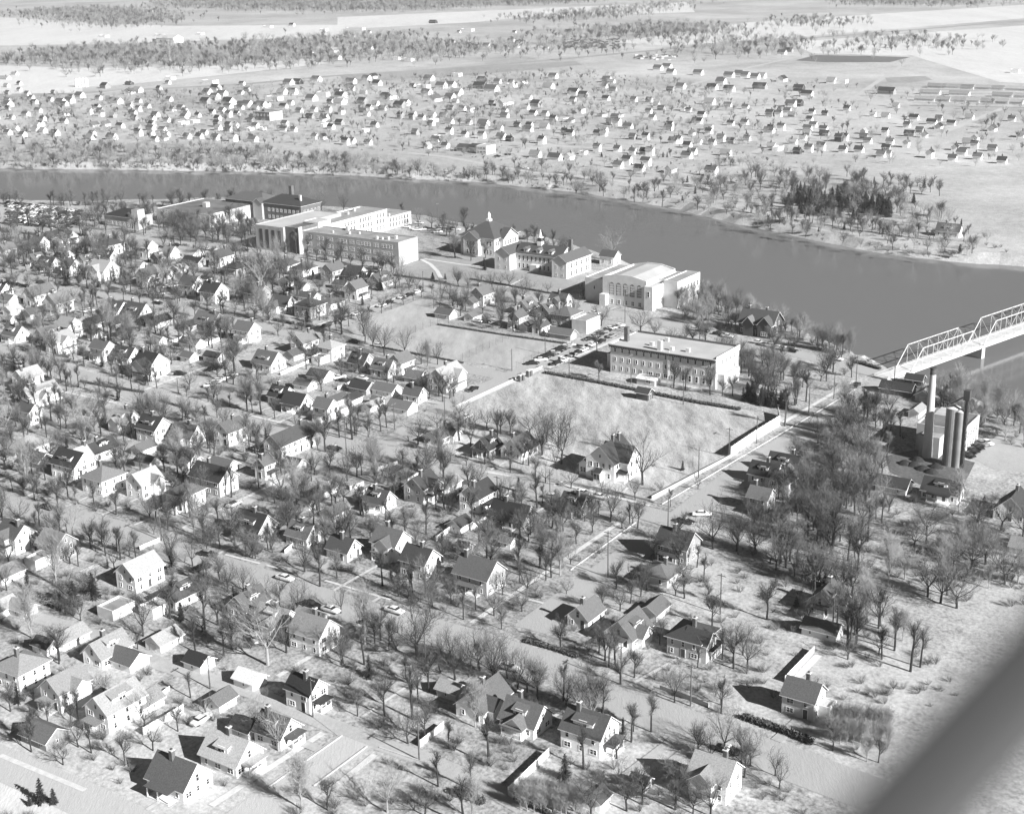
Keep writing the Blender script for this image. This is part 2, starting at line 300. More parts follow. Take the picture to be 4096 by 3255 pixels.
# far side strips and fields
zlev[0] = .01
strip('river_drive', [(1640, 612), (1790, 628), (1934, 655), (2130, 690), (2324, 706), (2560, 735), (2700, 752)], 5, 'lightroad')
strip('railway_embankment', [(-300, 398), (0, 390), (490, 363), (974, 338), (1350, 303), (1870, 270), (2323, 230), (2700, 195), (3020, 168), (3280, 150), (4096, 84), (4700, 30)], 16, 'mid')
strip('far_highway', [(300, 385), (909, 312), (1400, 250), (1675, 188), (1870, 150)], 10, 'lightroad')
for i, px in enumerate(([(435, 588), (636, 547), (1013, 490), (1200, 470)], [(560, 545), (900, 470), (1250, 400)], [(1380, 480), (1640, 448), (1760, 420)], [(2950, 640), (3130, 560), (3300, 470), (3640, 240), (3860, 180)], [(2696, 360), (3000, 270), (3250, 215), (3330, 190)],
                       [(3500, 660), (3700, 560), (4096, 400)], [(0, 600), (330, 570), (600, 520)], [(1900, 560), (2300, 590), (2750, 600)], [(1200, 520), (1700, 500), (2300, 470), (2700, 430)], [(2560, 380), (2750, 340)])):
    strip('suburb_street', px, 6, 'lightroad')
for nm, px, k in (('sunlit_pasture', [(-900, 110), (0, 70), (420, 95), (700, 105), (1350, 100), (1400, 150), (900, 160), (500, 175), (-900, 200)], 'pale'), ('open_pasture', [(-900, 260), (0, 262), (330, 275), (900, 262), (1250, 235), (1320, 255), (900, 300), (440, 345), (-900, 385)], 'pale'),
                  ('hay_meadow', [(1350, 70), (2300, 28), (2750, 10), (2780, 50), (2100, 70), (1900, 90), (1350, 120)], 'pale'), ('bright_meadow', [(2450, 170), (3000, 90), (4096, 20), (4096, 75), (3300, 140), (2700, 185)], 'pale'),
                  ('plain_field', [(3150, 170), (4700, 60), (5200, 380), (4000, 330), (3650, 225), (3250, 215)], 'pale'), ('ploughed_field', [(3180, 243), (3260, 222), (3480, 225), (3640, 230), (3560, 250), (3300, 250)], 'darkfield'),
                  ('stubble_strip', [(3540, 312), (3700, 305), (3730, 320), (3640, 332), (3550, 328)], 'mid'), 
                  ('sand_strip', [(-300, 335), (330, 350), (330, 372), (-300, 382)], 'pale'), ('grey_pasture', [(1360, 305), (2300, 245), (2330, 260), (1900, 300), (1380, 330)], 'mid')):
    area(nm, px, k)
for i in range(7):
    y0 = 345+i*13; strip('trench_strip', [(3700-i*10, y0), (4200, y0+10)], 2.5, 'darkfield' if i in (0, 6) else 'mid')

# ------------------------------------------------------------------ shared small parts
def win_mesh(wd, ht, mull=1, arch=False):
    """window facing -y, origin at its centre bottom, frame proud of the wall"""
    mb = MB(); t = .09; h = wd/2
    mb.box(-h, -h+t, -.07, .05, 0, ht, 'trim'); mb.box(h-t, h, -.07, .05, 0, ht, 'trim'); mb.box(-h+t, h-t, -.07, .05, ht-t, ht, 'trim')
    mb.box(-h-.06, h+.06, -.12, .05, -.08, 0, 'trim'); mb.box(-h+t, h-t, -.045, .05, ht*.48, ht*.48+.06, 'trim')
    mb.box(-h+t, h-t, -.02, .04, 0, ht-t, 'glass')
    for i in range(1, mull): x = -h+wd*i/mull; mb.box(x-.05, x+.05, -.07, -.021, 0, ht-t, 'trim')
    return mb.mesh('window')
WIN = {k: win_mesh(*k) for k in ((.9, 1.5, 1), (1.8, 1.4, 2), (.7, .9, 1), (2.6, 1.5, 3), (1.5, 1.9, 2), (1.2, 2.2, 1))}
def door_mesh():
    mb = MB(); mb.box(-.6, .6, -.06, .05, 0, 2.2, 'trim'); mb.box(-.45, .45, -.09, -.06, 0, 2.05, 'wK'); return mb.mesh('door')
DOOR = door_mesh()
def garage_door_mesh():
    mb = MB(); mb.box(-1.3, 1.3, -.03, .05, 0, 2.2, 'wG')
    for i in range(4): mb.box(-1.3, 1.3, -.06, -.03, .05+i*.55, .52+i*.55, 'wY')
    return mb.mesh('garage_door')
GDOOR = garage_door_mesh()
def chim_mesh(h=1.6):
    mb = MB(); mb.box(-.4, .4, -.4, .4, -1.4, h, 'chim'); mb.box(-.5, .5, -.5, .5, h, h+.15, 'stone'); mb.box(-.2, .2, -.2, .2, h+.15, h+.4, 'darksteel'); return mb.mesh('chimney')
CHIM = chim_mesh()
FACE = {'-y': (0, 0), '+x': (R(90), 1), '+y': (R(180), 2), '-x': (R(-90), 3)}
def on_face(root, me, name, face, u, z, X, Y):
    """put a shared mesh on one of the four outer walls; u runs along the wall"""
    o = link(name, me, root)
    o.location = {'-y': (u, -Y/2, z), '+y': (u, Y/2, z), '+x': (X/2, u, z), '-x': (-X/2, u, z)}[face]; o.rotation_euler = (0, 0, FACE[face][0]); return o

def gable_parts(X, Y, ze, rise, r, wk, rk, ov=.45, z0=-.2, x0=0, y0=0):
    """(wall mesh builder, roof mesh builder) for a gabled block"""
    wb, rb = MB(), MB(); hx, hy = X/2, Y/2
    n = [(x0-hx, y0-hy), (x0+hx, y0-hy), (x0+hx, y0+hy), (x0-hx, y0+hy)]
    for i in range(4):
        a, b_ = n[i], n[(i+1) % 4]; wb.face([(*a, z0), (*b_, z0), (*b_, ze), (*a, ze)], wk)
    if r == 'B':
        for s in (-1, 1): wb.face([(x0+s*hx, y0-hy*s*-1*-1 if s < 0 else y0-hy, ze), (x0+s*hx, y0+hy, ze), (x0+s*hx, y0, ze+rise)] if s > 0 else [(x0-hx, y0+hy, ze), (x0-hx, y0-hy, ze), (x0-hx, y0, ze+rise)], wk)
        sl = rise/hy; L0, L1 = x0-hx-ov, x0+hx+ov
        for s in (-1, 1):
            e = (y0+s*(hy+ov), ze-sl*ov); t = .16
            a0, a1, b0, b1 = (L0, e[0], e[1]+.03), (L1, e[0], e[1]+.03), (L0, y0, ze+rise+.03), (L1, y0, ze+rise+.03)
            up_ = lambda p: (p[0], p[1], p[2]+t)
            rb.face([a0, a1, b1, b0][::s*-1], rk); rb.face([up_(a0), up_(a1), up_(b1), up_(b0)][::-s if s < 0 else -1], rk)
            rb.face([a0, a1, up_(a1), up_(a0)], 'trim'); rb.face([a1, b1, up_(b1), up_(a1)], 'trim'); rb.face([a0, b0, up_(b0), up_(a0)], 'trim')
    else:
        wb.face([(x0-hx, y0-hy, ze), (x0+hx, y0-hy, ze), (x0, y0-hy, ze+rise)], wk); wb.face([(x0+hx, y0+hy, ze), (x0-hx, y0+hy, ze), (x0, y0+hy, ze+rise)], wk)
        sl = rise/hx; L0, L1 = y0-hy-ov, y0+hy+ov
        for s in (-1, 1):
            e = (x0+s*(hx+ov), ze-sl*ov); t = .16
            a0, a1, b0, b1 = (e[0], L0, e[1]+.03), (e[0], L1, e[1]+.03), (x0, L0, ze+rise+.03), (x0, L1, ze+rise+.03)
            up_ = lambda p: (p[0], p[1], p[2]+t)
            rb.face([a0, a1, b1, b0], rk); rb.face([up_(a0), up_(a1), up_(b1), up_(b0)], rk)
            rb.face([a0, a1, up_(a1), up_(a0)], 'trim'); rb.face([a1, b1, up_(b1), up_(a1)], 'trim'); rb.face([a0, b0, up_(b0), up_(a0)], 'trim')
    return wb, rb
def hip_parts(X, Y, ze, rise, wk, rk, ov=.6, z0=-.2, x0=0, y0=0, deck=0.):
    wb, rb = MB(), MB(); hx, hy = X/2, Y/2; n = [(x0-hx, y0-hy), (x0+hx, y0-hy), (x0+hx, y0+hy), (x0-hx, y0+hy)]
    for i in range(4):
        a, b_ = n[i], n[(i+1) % 4]; wb.face([(*a, z0), (*b_, z0), (*b_, ze), (*a, ze)], wk)
    ox, oy = hx+ov, hy+ov; e = ze+.02; m_ = min(hx, hy)*(1-deck); rx, ry = max(hx-m_, deck*hx), max(hy-m_, deck*hy)
    E = [(x0-ox, y0-oy), (x0+ox, y0-oy), (x0+ox, y0+oy), (x0-ox, y0+oy)]; T_ = [(x0-rx, y0-ry), (x0+rx, y0-ry), (x0+rx, y0+ry), (x0-rx, y0+ry)]
    for i in range(4):
        j = (i+1) % 4; a, b_, c, d = (*E[i], e+.14), (*E[j], e+.14), (*T_[j], e+rise), (*T_[i], e+rise)
        rb.face([a, b_, c] if (Vector(c)-Vector(d)).length < .01 else [a, b_, c, d], rk); rb.face([(*E[i], e), (*E[j], e), b_, a], 'trim')
    if rx > .01 and ry > .01: rb.face([(*p, e+rise) for p in T_], rk)
    rb.face([(*p, e) for p in E[::-1]], 'trim'); return wb, rb
def flat_parts(X, Y, h, wk, rk, z0=-.2, x0=0, y0=0, par=.5, cop='stone'):
    wb, rb = MB(), MB(); hx, hy = X/2, Y/2; t = .3
    n = [(x0-hx, y0-hy), (x0+hx, y0-hy), (x0+hx, y0+hy), (x0-hx, y0+hy)]; q = [(x0-hx+t, y0-hy+t), (x0+hx-t, y0-hy+t), (x0+hx-t, y0+hy-t), (x0-hx+t, y0+hy-t)]
    for i in range(4):
        j = (i+1) % 4; wb.face([(*n[i], z0), (*n[j], z0), (*n[j], h), (*n[i], h)], wk); wb.face([(*q[j], h-par), (*q[i], h-par), (*q[i], h), (*q[j], h)], wk); wb.face([(*n[i], h), (*n[j], h), (*q[j], h), (*q[i], h)], cop)
    rb.face([(*p, h-par) for p in q], rk); return wb, rb

TONE = dict(W='white', L='light grey', G='grey', K='dark', Y='cream'); RTONE = dict(l='pale roof', g='grey roof', d='dark roof', w='whitish roof')
BLD = []     # footprints (centre, radius) kept clear of trees
def house(x, y, r, w_, l_, st, wk, rk, seed=0, detail=True, name=None, rot=0., extras='', pos=None):
    rd = random.Random(int(x*7+y*13)+seed)
    small = st == 1 and w_*l_ < 125 and w_ < 9.5
    nm = name or ('garage' if small else 'house'); cat = 'garage' if nm == 'garage' else ('shed' if nm == 'shed' else 'house')
    fs = float(np.interp(y, (600, 900, 1000, 1500, 2000, 2400, 3200), (.54, .8, .82, .73, .67, .61, .63))) if pos is None and name != 'barrack' else 1.; fh = fs**.55
    w_, l_ = w_*fs, l_*fs; X, Y = (l_, w_) if r == 'B' else (w_, l_)
    ze = {1: 2.9 if not small else 2.5, 1.5: 3.5, 2: 5.7}[st]*fh; rise = (w_/2)*(.66 if st == 1 else .95 if st == 1.5 else .85)
    rt_ = TONE[wk]; rfn = RTONE[rk]
    if r == 'H': form = 'hip-roofed'
    elif r == 'F': form = 'flat-topped'
    else: form = 'gabled'
    sto = {1: 'low', 1.5: 'storey-and-a-half', 2: 'two-storey'}[st]
    ph = f'{sto} {rt_} {form} {cat} with {rfn}'
    loc = pos if pos is not None else G(x, y); root = thing(nm, cat, ph, loc, ROTG+rot+R(rd.uniform(-1.2, 1.2)), 'garages and sheds of the town' if small else 'houses of the town')
    BLD.append((loc.xy, max(X, Y)*.5+.6, loc, X/2+1.3, Y/2+1.3))
    W_, K_ = 'w'+wk, 'r'+rk
    if r == 'H': wb, rb = hip_parts(X, Y, ze, rise*.75, W_, K_)
    elif r == 'F': wb, rb = flat_parts(X, Y, ze+.7, W_, 'flat' if rk != 'l' else 'flatl'); rise = 0
    else: wb, rb = gable_parts(X, Y, ze, rise, r, W_, K_)
    top = ze+(rise*.75 if r == 'H' else rise)
    # cross gable / wing
    ex = rd.random()
    if not small and r in 'AB' and detail and w_*l_ > 110*fs*fs and ex < .38 and 'n' not in extras or 'x' in extras:
        ww = w_*.62; r2 = 'B' if r == 'A' else 'A'
        if r == 'B': xx = rd.uniform(-.18, .1)*l_; w2, b2 = gable_parts(ww, Y*.5+1.5, ze, ww/2*.8, 'A', W_, K_, x0=xx, y0=-Y*.25-.75)
        else: yy = rd.uniform(-.2, .2)*l_; w2, b2 = gable_parts(X*.5+1.4, ww, ze, ww/2*.8, 'B', W_, K_, x0=X*.25+.7, y0=yy)
        wo_ = w2.obj('wing_wall', root); b2.obj('wing_roof', root)
    wb.obj('wall', root); roof = rb.obj('roof', root)
    if r == 'F': return root
    if not small and rd.random() < .8:
        cx_, cy_ = ((rd.uniform(-.35, .35)*l_, rd.choice((-.5, .5, 0))) if r == 'B' else (rd.choice((-.5, .5, 0)), rd.uniform(-.35, .35)*l_)) if r != 'H' else (rd.uniform(-1, 1), rd.uniform(-1, 1))
        link('chimney', CHIM, root, (cx_, cy_, top-.1))
    if not detail: return root
    # windows on the walls
    nst = 2 if st == 2 else 1
    for face, ln in (('-y', X), ('+x', Y)):
        gab = (face == '+x') == (r == 'B')
        for f in range(nst):
            n = max(1, int(ln/(2.5 if not small else 3.5)))
            if small and gab and rd.random() < .6: on_face(root, GDOOR, 'garage_door', face, 0, 0, X, Y).scale = (fs+.1, 1, fh); continue
            for i in range(n):
                u = (i+.5)/n*ln-ln/2+rd.uniform(-.15, .15)
                if f == 0 and i == n//2 and not small and rd.random() < .5: on_face(root, DOOR, 'door', face, u, .2, X, Y); continue
                k = rd.choice(((.9, 1.5, 1), (.9, 1.5, 1), (1.8, 1.4, 2))) if not small else (.7, .9, 1)
                on_face(root, WIN[k], 'window', face, u, (.95+2.75*f)*fh, X, Y).scale = (.85, 1, fh)
        if gab and st != 1 and r != 'H': on_face(root, WIN[(.9, 1.5, 1)] if st == 1.5 else WIN[(.7, .9, 1)], 'window', face, 0, ze+.1 if st == 1.5 else ze+.4, X, Y)
    if small: return root
    # dormer
    if r in 'AB' and st == 1.5 and rd.random() < .6 or 'd' in extras:
        dw = min(l_*.35, 4.2) if 'd' not in extras else l_*.5; hh = 1.15; mb = MB(); dk = MB()
        if r == 'B':
            y0_, y1_ = -Y/2+1.1, -.4; z0_ = ze+rise*(1-abs(y0_)/(Y/2)); z1_ = z0_+hh; zr = min(top+.05, z1_+.9)
            mb.box(-dw/2, dw/2, y0_, y1_, z0_-.2, z1_, W_); dk.face([(-dw/2-.3, y0_-.4, z1_), (dw/2+.3, y0_-.4, z1_), (dw/2+.3, 0, zr), (-dw/2-.3, 0, zr)], K_); dk.face([(-dw/2-.3, y0_-.4, z1_-.12), (dw/2+.3, y0_-.4, z1_-.12), (dw/2+.3, y0_-.4, z1_), (-dw/2-.3, y0_-.4, z1_)], 'trim')
            dk.face([(dw/2, y0_, z1_), (dw/2, y1_, z1_), (dw/2, 0, zr)], W_)
            d_ = mb.obj('dormer', root); dk.obj('dormer_roof', root); ow = link('window', WIN[(1.8, 1.4, 2)] if dw > 2.2 else WIN[(.9, 1.5, 1)], d_, (0, y0_, z0_-.05))
        else:
            x0_, x1_ = X/2-1.1, .4; z0_ = ze+rise*(1-abs(x0_)/(X/2)); z1_ = z0_+hh; zr = min(top+.05, z1_+.9)
            mb.box(x1_, x0_, -dw/2, dw/2, z0_-.2, z1_, W_); dk.face([(x0_+.4, -dw/2-.3, z1_), (x0_+.4, dw/2+.3, z1_), (0, dw/2+.3, zr), (0, -dw/2-.3, zr)], K_); dk.face([(x0_+.4, -dw/2-.3, z1_-.12), (x0_+.4, dw/2+.3, z1_-.12), (x0_+.4, dw/2+.3, z1_), (x0_+.4, -dw/2-.3, z1_)], 'trim')
            d_ = mb.obj('dormer', root); dk.obj('dormer_roof', root); ow = link('window', WIN[(1.8, 1.4, 2)], d_, (x0_, 0, z0_-.05)); ow.rotation_euler = (0, 0, R(90))
    # porch
    if rd.random() < .55 or 'p' in extras:
        mb, pr_ = MB(), MB(); face = '+x' if (rd.random() < .45 or 'q' in extras) else '-y'; pw = min(.6*(X if face == '-y' else Y), 6.5); pd = 2.1
        pr_.box(-pw/2-.3, pw/2+.3, -pd-.3, 0, 2.45, 2.62, K_, K_); mb.box(-pw/2, pw/2, -pd, 0, -.1, .3, W_)
        for s in (-1, 0, 1): mb.box(s*(pw/2-.15)-.09, s*(pw/2-.15)+.09, -pd+.05, -pd+.23, .45, 2.45, 'trim')
        if rd.random() < .5: mb.box(-pw/2+.2, pw/2-.2, -pd+.07, -pd+.15, .45, 1.2, W_)
        o = mb.mesh('porch'); o2 = pr_.mesh('porch_roof'); po = on_face(root, o, 'porch', face, 0, 0, X, Y); link('porch_roof', o2, po)
    return root

HOUSES = {
't1': [(70,700,'A',7,9,2,'W','g'),(345,640,'B',8,9,2,'W','g'),(560,560,'B',8,14,1.5,'W','d'),(445,565,'A',8,9,1.5,'G','d'),(940,660,'H',11,13,2,'W','d'),(1240,680,'B',9,11,2,'W','l'),(1440,700,'B',8,8,1.5,'W','l'),(1600,690,'B',9,16,1,'W','l'),(1640,760,'B',8,14,1,'G','d'),(1340,740,'A',7,7,1.5,'G','g'),
 (310,760,'A',8,8,1.5,'W','g'),(420,800,'B',9,13,1.5,'W','d'),(545,730,'B',8,9,1.5,'W','g'),(610,840,'B',8,8,2,'W','g'),(725,760,'A',6,8,1.5,'W','g'),(880,870,'B',12,14,2,'W','l'),(930,735,'B',8,8,1.5,'W','d'),(1187,790,'B',5,5,1,'W','l'),(1250,920,'A',9,10,2,'W','g'),(1400,865,'B',5,9,1,'W','g'),(1510,820,'A',7,8,1,'W','l'),
 (1870,760,'A',9,12,2,'W','g'),(1990,830,'H',11,11,1.5,'G','d'),(1620,1000,'B',10,11,2,'W','g'),(1760,970,'B',9,9,1.5,'W','d'),(1810,1060,'B',11,12,2,'W','d'),(20,1010,'B',8,10,1.5,'W','g'),(80,1080,'B',8,10,1,'W','g'),(340,1080,'A',10,15,2,'W','g'),(500,1150,'A',11,12,2,'W','l'),(110,1170,'A',7,8,1,'W','l'),(270,1200,'A',7,7,1,'W','g'),
 (97,1245,'B',4,4,1,'W','l'),(990,1180,'B',9,12,1.5,'W','g'),(1170,1210,'B',11,13,1.5,'W','g'),(790,1275,'A',8,10,1,'W','d'),(990,1275,'A',9,10,1,'G','d'),(1040,1345,'A',5,6,1,'W','g'),(590,1350,'B',9,10,2,'W','l'),(800,1375,'B',5,6,1,'W','g'),(1340,1265,'A',8,12,1,'W','d'),(1235,1250,'A',6,6,1,'K','d'),(1340,1425,'B',5,6,1,'W','l'),(1620,1450,'B',7,12,1,'W','d'),
 (1770,1290,'B',11,15,1.5,'G','g'),(2085,1390,'B',9,11,2,'W','g'),(1600,1300,'A',7,8,1,'G','d'),(140,1390,'B',9,11,1.5,'W','g'),(410,1400,'A',9,12,1.5,'W','g'),(520,1480,'A',10,12,2,'W','l')],
't2': [(890,500,'B',8,11,2,'W','g'),(1095,530,'B',9,12,1.5,'W','d'),(1300,640,'B',13,13,2,'W','d'),(1625,520,'B',6,7,1,'W','g'),(1840,520,'B',6,10,1,'W','d'),(250,750,'A',9,12,2,'W','l'),(350,870,'A',10,18,1.5,'W','l',0,'d'),(265,1045,'B',7,9,2,'W','g'),(1080,1090,'B',10,12,1.5,'W','l',0,'x'),(1330,1190,'B',11,12,2,'L','d',0,'d'),
 (1610,1215,'B',10,13,1.5,'W','g'),(1980,1210,'A',9,12,2,'W','g'),(250,1310,'H',12,14,1.5,'W','l'),(330,1400,'B',9,12,1,'G','d'),(870,1340,'A',8,13,1.5,'W','d'),(730,1390,'A',8,10,1.5,'W','l'),(640,1500,'B',12,15,2,'W','d',0,'d'),(900,1620,'H',13,13,2,'W','l'),(1235,1305,'A',7,9,1,'W','g'),(1270,1420,'B',7,9.5,1,'W','g'),(1590,1405,'B',8,12,1,'W','g'),
 (1920,1455,'B',8,11,1,'W','g'),(1840,1620,'B',11,18,2,'L','d',0,'n'),(1250,1660,'A',10,12,2,'W','l')],
't3': [(380,370,'B',11,13,1.5,'W','g',0,'dn'),(600,285,'A',7,9,1,'W','g'),(690,230,'A',9,12,2,'W','l'),(910,280,'H',10,10,2,'W','l'),(820,320,'F',6,7,1,'W','d'),(820,470,'B',8,11,1,'W','d'),(690,545,'B',7,9,1,'W','g'),(490,660,'B',9,10,1.5,'W','d',0,'d'),(620,720,'B',9,12,1.5,'W','d'),(870,800,'B',8,9,2,'W','g'),(990,770,'F',6,6,1,'W','g'),
 (1170,370,'B',9,10,1.5,'L','d'),(1370,425,'B',9,11,1.5,'L','g'),(1510,405,'A',9,10,2,'W','g'),(1640,480,'B',8,9,1,'L','g'),(1900,530,'A',11,17,2,'W','l',0,'x'),(1390,590,'B',8,12,1,'W','g'),(1630,650,'B',7,9,1.5,'W','g'),(1520,740,'B',8,12,1,'W','g'),(1090,665,'A',6,8,1,'W','d'),(960,675,'A',6,10,1,'W','g'),(1260,725,'A',5,10,1,'W','l'),(1310,680,'B',4,5,1,'W','g'),(1180,570,'B',8,11,1,'G','d'),
 (560,1080,'A',10,23,2,'W','g',0,'n'),(600,1225,'B',6,8,1,'W','g'),(345,1300,'A',6,6,2,'W','g'),(1860,985,'A',9,15,1,'W','g'),(1690,1480,'A',10,12,2,'L','d',0,'xp'),(1560,1315,'A',7,9,1,'W','g'),(1920,1400,'A',6,10,1,'W','l'),(710,1565,'B',4,5,1,'W','g'),(860,1445,'A',6,9,1,'W','l'),(1330,1565,'B',9,10,1.5,'W','g'),(945,1640,'A',7,9,1,'W','g')],
't4': [(490,420,'A',9,10,1.5,'G','d'),(740,430,'A',11,13,1.5,'W','g'),(420,835,'A',10,13,2,'W','d'),(690,960,'B',10,17,1.5,'L','d'),(270,1010,'A',7,8,1,'W','d'),(310,1190,'B',5,5,1,'W','g'),(650,1150,'B',4,5,1,'W','g'),(1180,880,'B',9,10,1.5,'G','d'),(1980,1230,'B',12,14,2,'G','d'),(1850,1400,'H',12,13,1,'L','g'),(430,1460,'B',13,16,2,'L','g',0,'p')],
't5': [(680,290,'B',9,13,1.5,'W','d'),(560,345,'B',9,12,1.5,'W','d'),(670,410,'A',9,11,2,'W','g'),(530,525,'B',8,9,2,'W','g'),(625,590,'A',7,8,1,'W','g'),(1350,400,'B',9,13,1,'W','d'),(1650,450,'B',9,15,1.5,'W','d'),(2090,560,'A',13,14,1.5,'W','d'),(900,205,'B',5,6,1,'W','g'),(930,1130,'A',11,13,1.5,'L','g'),(910,1290,'B',8,13,1,'W','g'),(2160,780,'B',8,10,1,'W','l')],
't6': [(260,290,'B',12,15,1.5,'L','d',0,'dnp'),(680,360,'B',9,11,1.5,'L','g'),(1030,480,'B',9,11,1.5,'W','g'),(1440,470,'B',11,12,2,'W','g',0,'x'),(1690,630,'B',11,12,2,'L','d',0,'n'),(210,960,'A',10,13,1.5,'L','g'),(450,1100,'B',10,14,1.5,'W','l'),(780,1250,'B',12,14,2,'W','l',0,'nq'),(740,1060,'B',8,10,1,'W','l')],
't7': [(150,620,'B',10,12,2,'W','g',0,'x'),(500,690,'B',10,12,2,'G','l',0,'n'),(340,765,'F',7,9,1,'W','g'),(60,880,'A',9,12,1,'W','l'),(1210,930,'A',11,15,2,'W','l',0,'n'),(1000,1180,'F',9,11,1,'W','d'),(1330,1180,'F',8,9,1,'W','l'),(1560,1080,'A',9,15,1.5,'W','g',0,'n'),(1410,1450,'A',8,11,1,'W','l'),(930,1570,'A',10,14,1.5,'W','l'),(1110,1620,'B',9,11,1,'W','g'),(600,1430,'A',8,12,1,'W','l'),(400,1500,'B',6,8,1,'W','g'),(1710,1640,'B',7,8.5,1,'W','d'),(1600,260,'H',11,12,2,'W','g'),(30,1170,'A',8,9,1,'W','l'),(200,1180,'B',7,9,1,'L','l')],
't9': [(200,370,'H',13,13,2,'W','l'),(570,530,'A',10,13,2,'W','l',0,'xp'),(990,680,'A',11,16,2,'W','l',0,'dn'),(1230,580,'A',8,9,1,'W','l'),(1860,570,'A',7,8,1,'W','g'),(2080,800,'B',7,8,1,'L','d'),(1960,1050,'B',12,15,1.5,'W','w',0,'np'),(1520,1250,'B',12,15,1.5,'W','g',0,'np'),(380,860,'B',9,12,1,'G','g')],
't10': [(110,390,'B',7,9,1,'W','w'),(590,560,'B',9,10.5,2,'W','d',0,'npq'),(345,850,'B',10,11,1.5,'W','g',0,'pq'),(1800,480,'B',6,8,1,'L','l')],
't11': [(70,850,'A',11,16,1.5,'W','g'),(400,990,'B',11,13,1.5,'W','g'),(900,1130,'B',12,14,2,'W','g',0,'dnp'),(950,1600,'A',6,6,1,'W','g'),(1880,1490,'B',11,12,2,'W','l',0,'x'),(870,170,'A',9,12,1.5,'W','g'),(1200,300,'A',12,14,1.5,'W','g'),(1700,390,'H',13,14,2,'L','d',0,'xp'),(1400,110,'A',8,11,1,'W','g'),(1300,1470,'B',4,5,1,'W','g')],
't12': [(560,970,'B',10,11,2,'L','g',0,'n'),(700,985,'F',7,6,1,'W','l')],
't13': [(370,850,'A',9,11,2,'L','g'),(285,870,'A',7,7,1,'L','g'),(70,965,'B',7,10,1,'L','g'),(290,985,'A',6,8,1,'W','g'),(730,930,'A',9,10,1.5,'W','g'),(1010,905,'B',8,10,2,'W','g',0,'x'),(900,960,'A',8,9,1.5,'L','g'),(1060,1020,'H',12,12,2,'G','g'),(1220,1070,'F',9,14,2,'L','g'),(660,1045,'A',7,8,2,'L','g'),(735,1065,'A',5,7,1,'W','g'),(850,1085,'A',6,8,1.5,'L','g'),(1030,1130,'B',7,13,1,'G','g')],
't14': [(480,790,'H',10,11,1.5,'W','g'),(640,830,'H',10,13,1.5,'W','g'),(480,935,'A',7,8,1,'W','g'),(620,985,'B',6,7,1,'W','g'),(920,880,'A',9,12,2,'L','g'),(1000,965,'B',6,9,1,'W','g'),(1140,890,'B',10,11,1.5,'W','d',0,'n'),(1240,915,'B',6,8,1.5,'W','d'),(1370,945,'A',9,12,1.5,'L','g'),(1140,1055,'A',9,10,2,'L','g'),(690,1085,'B',7,11,1,'W','g'),(130,985,'A',7,8,1.5,'W','g'),(190,1100,'B',9,13,2,'G','d'),(440,1180,'B',10,12,1.5,'W','g'),(700,1225,'H',12,12.5,2,'L','d'),(900,1145,'H',10,11,1,'W','g'),(50,800,'B',8,10,1.5,'G','d')],
}
for tn, lst in HOUSES.items():
    for e in lst:
        x, y = P(tn, e[0], e[1]); house(x, y, *e[2:8], extras=e[9] if len(e) > 9 else '')

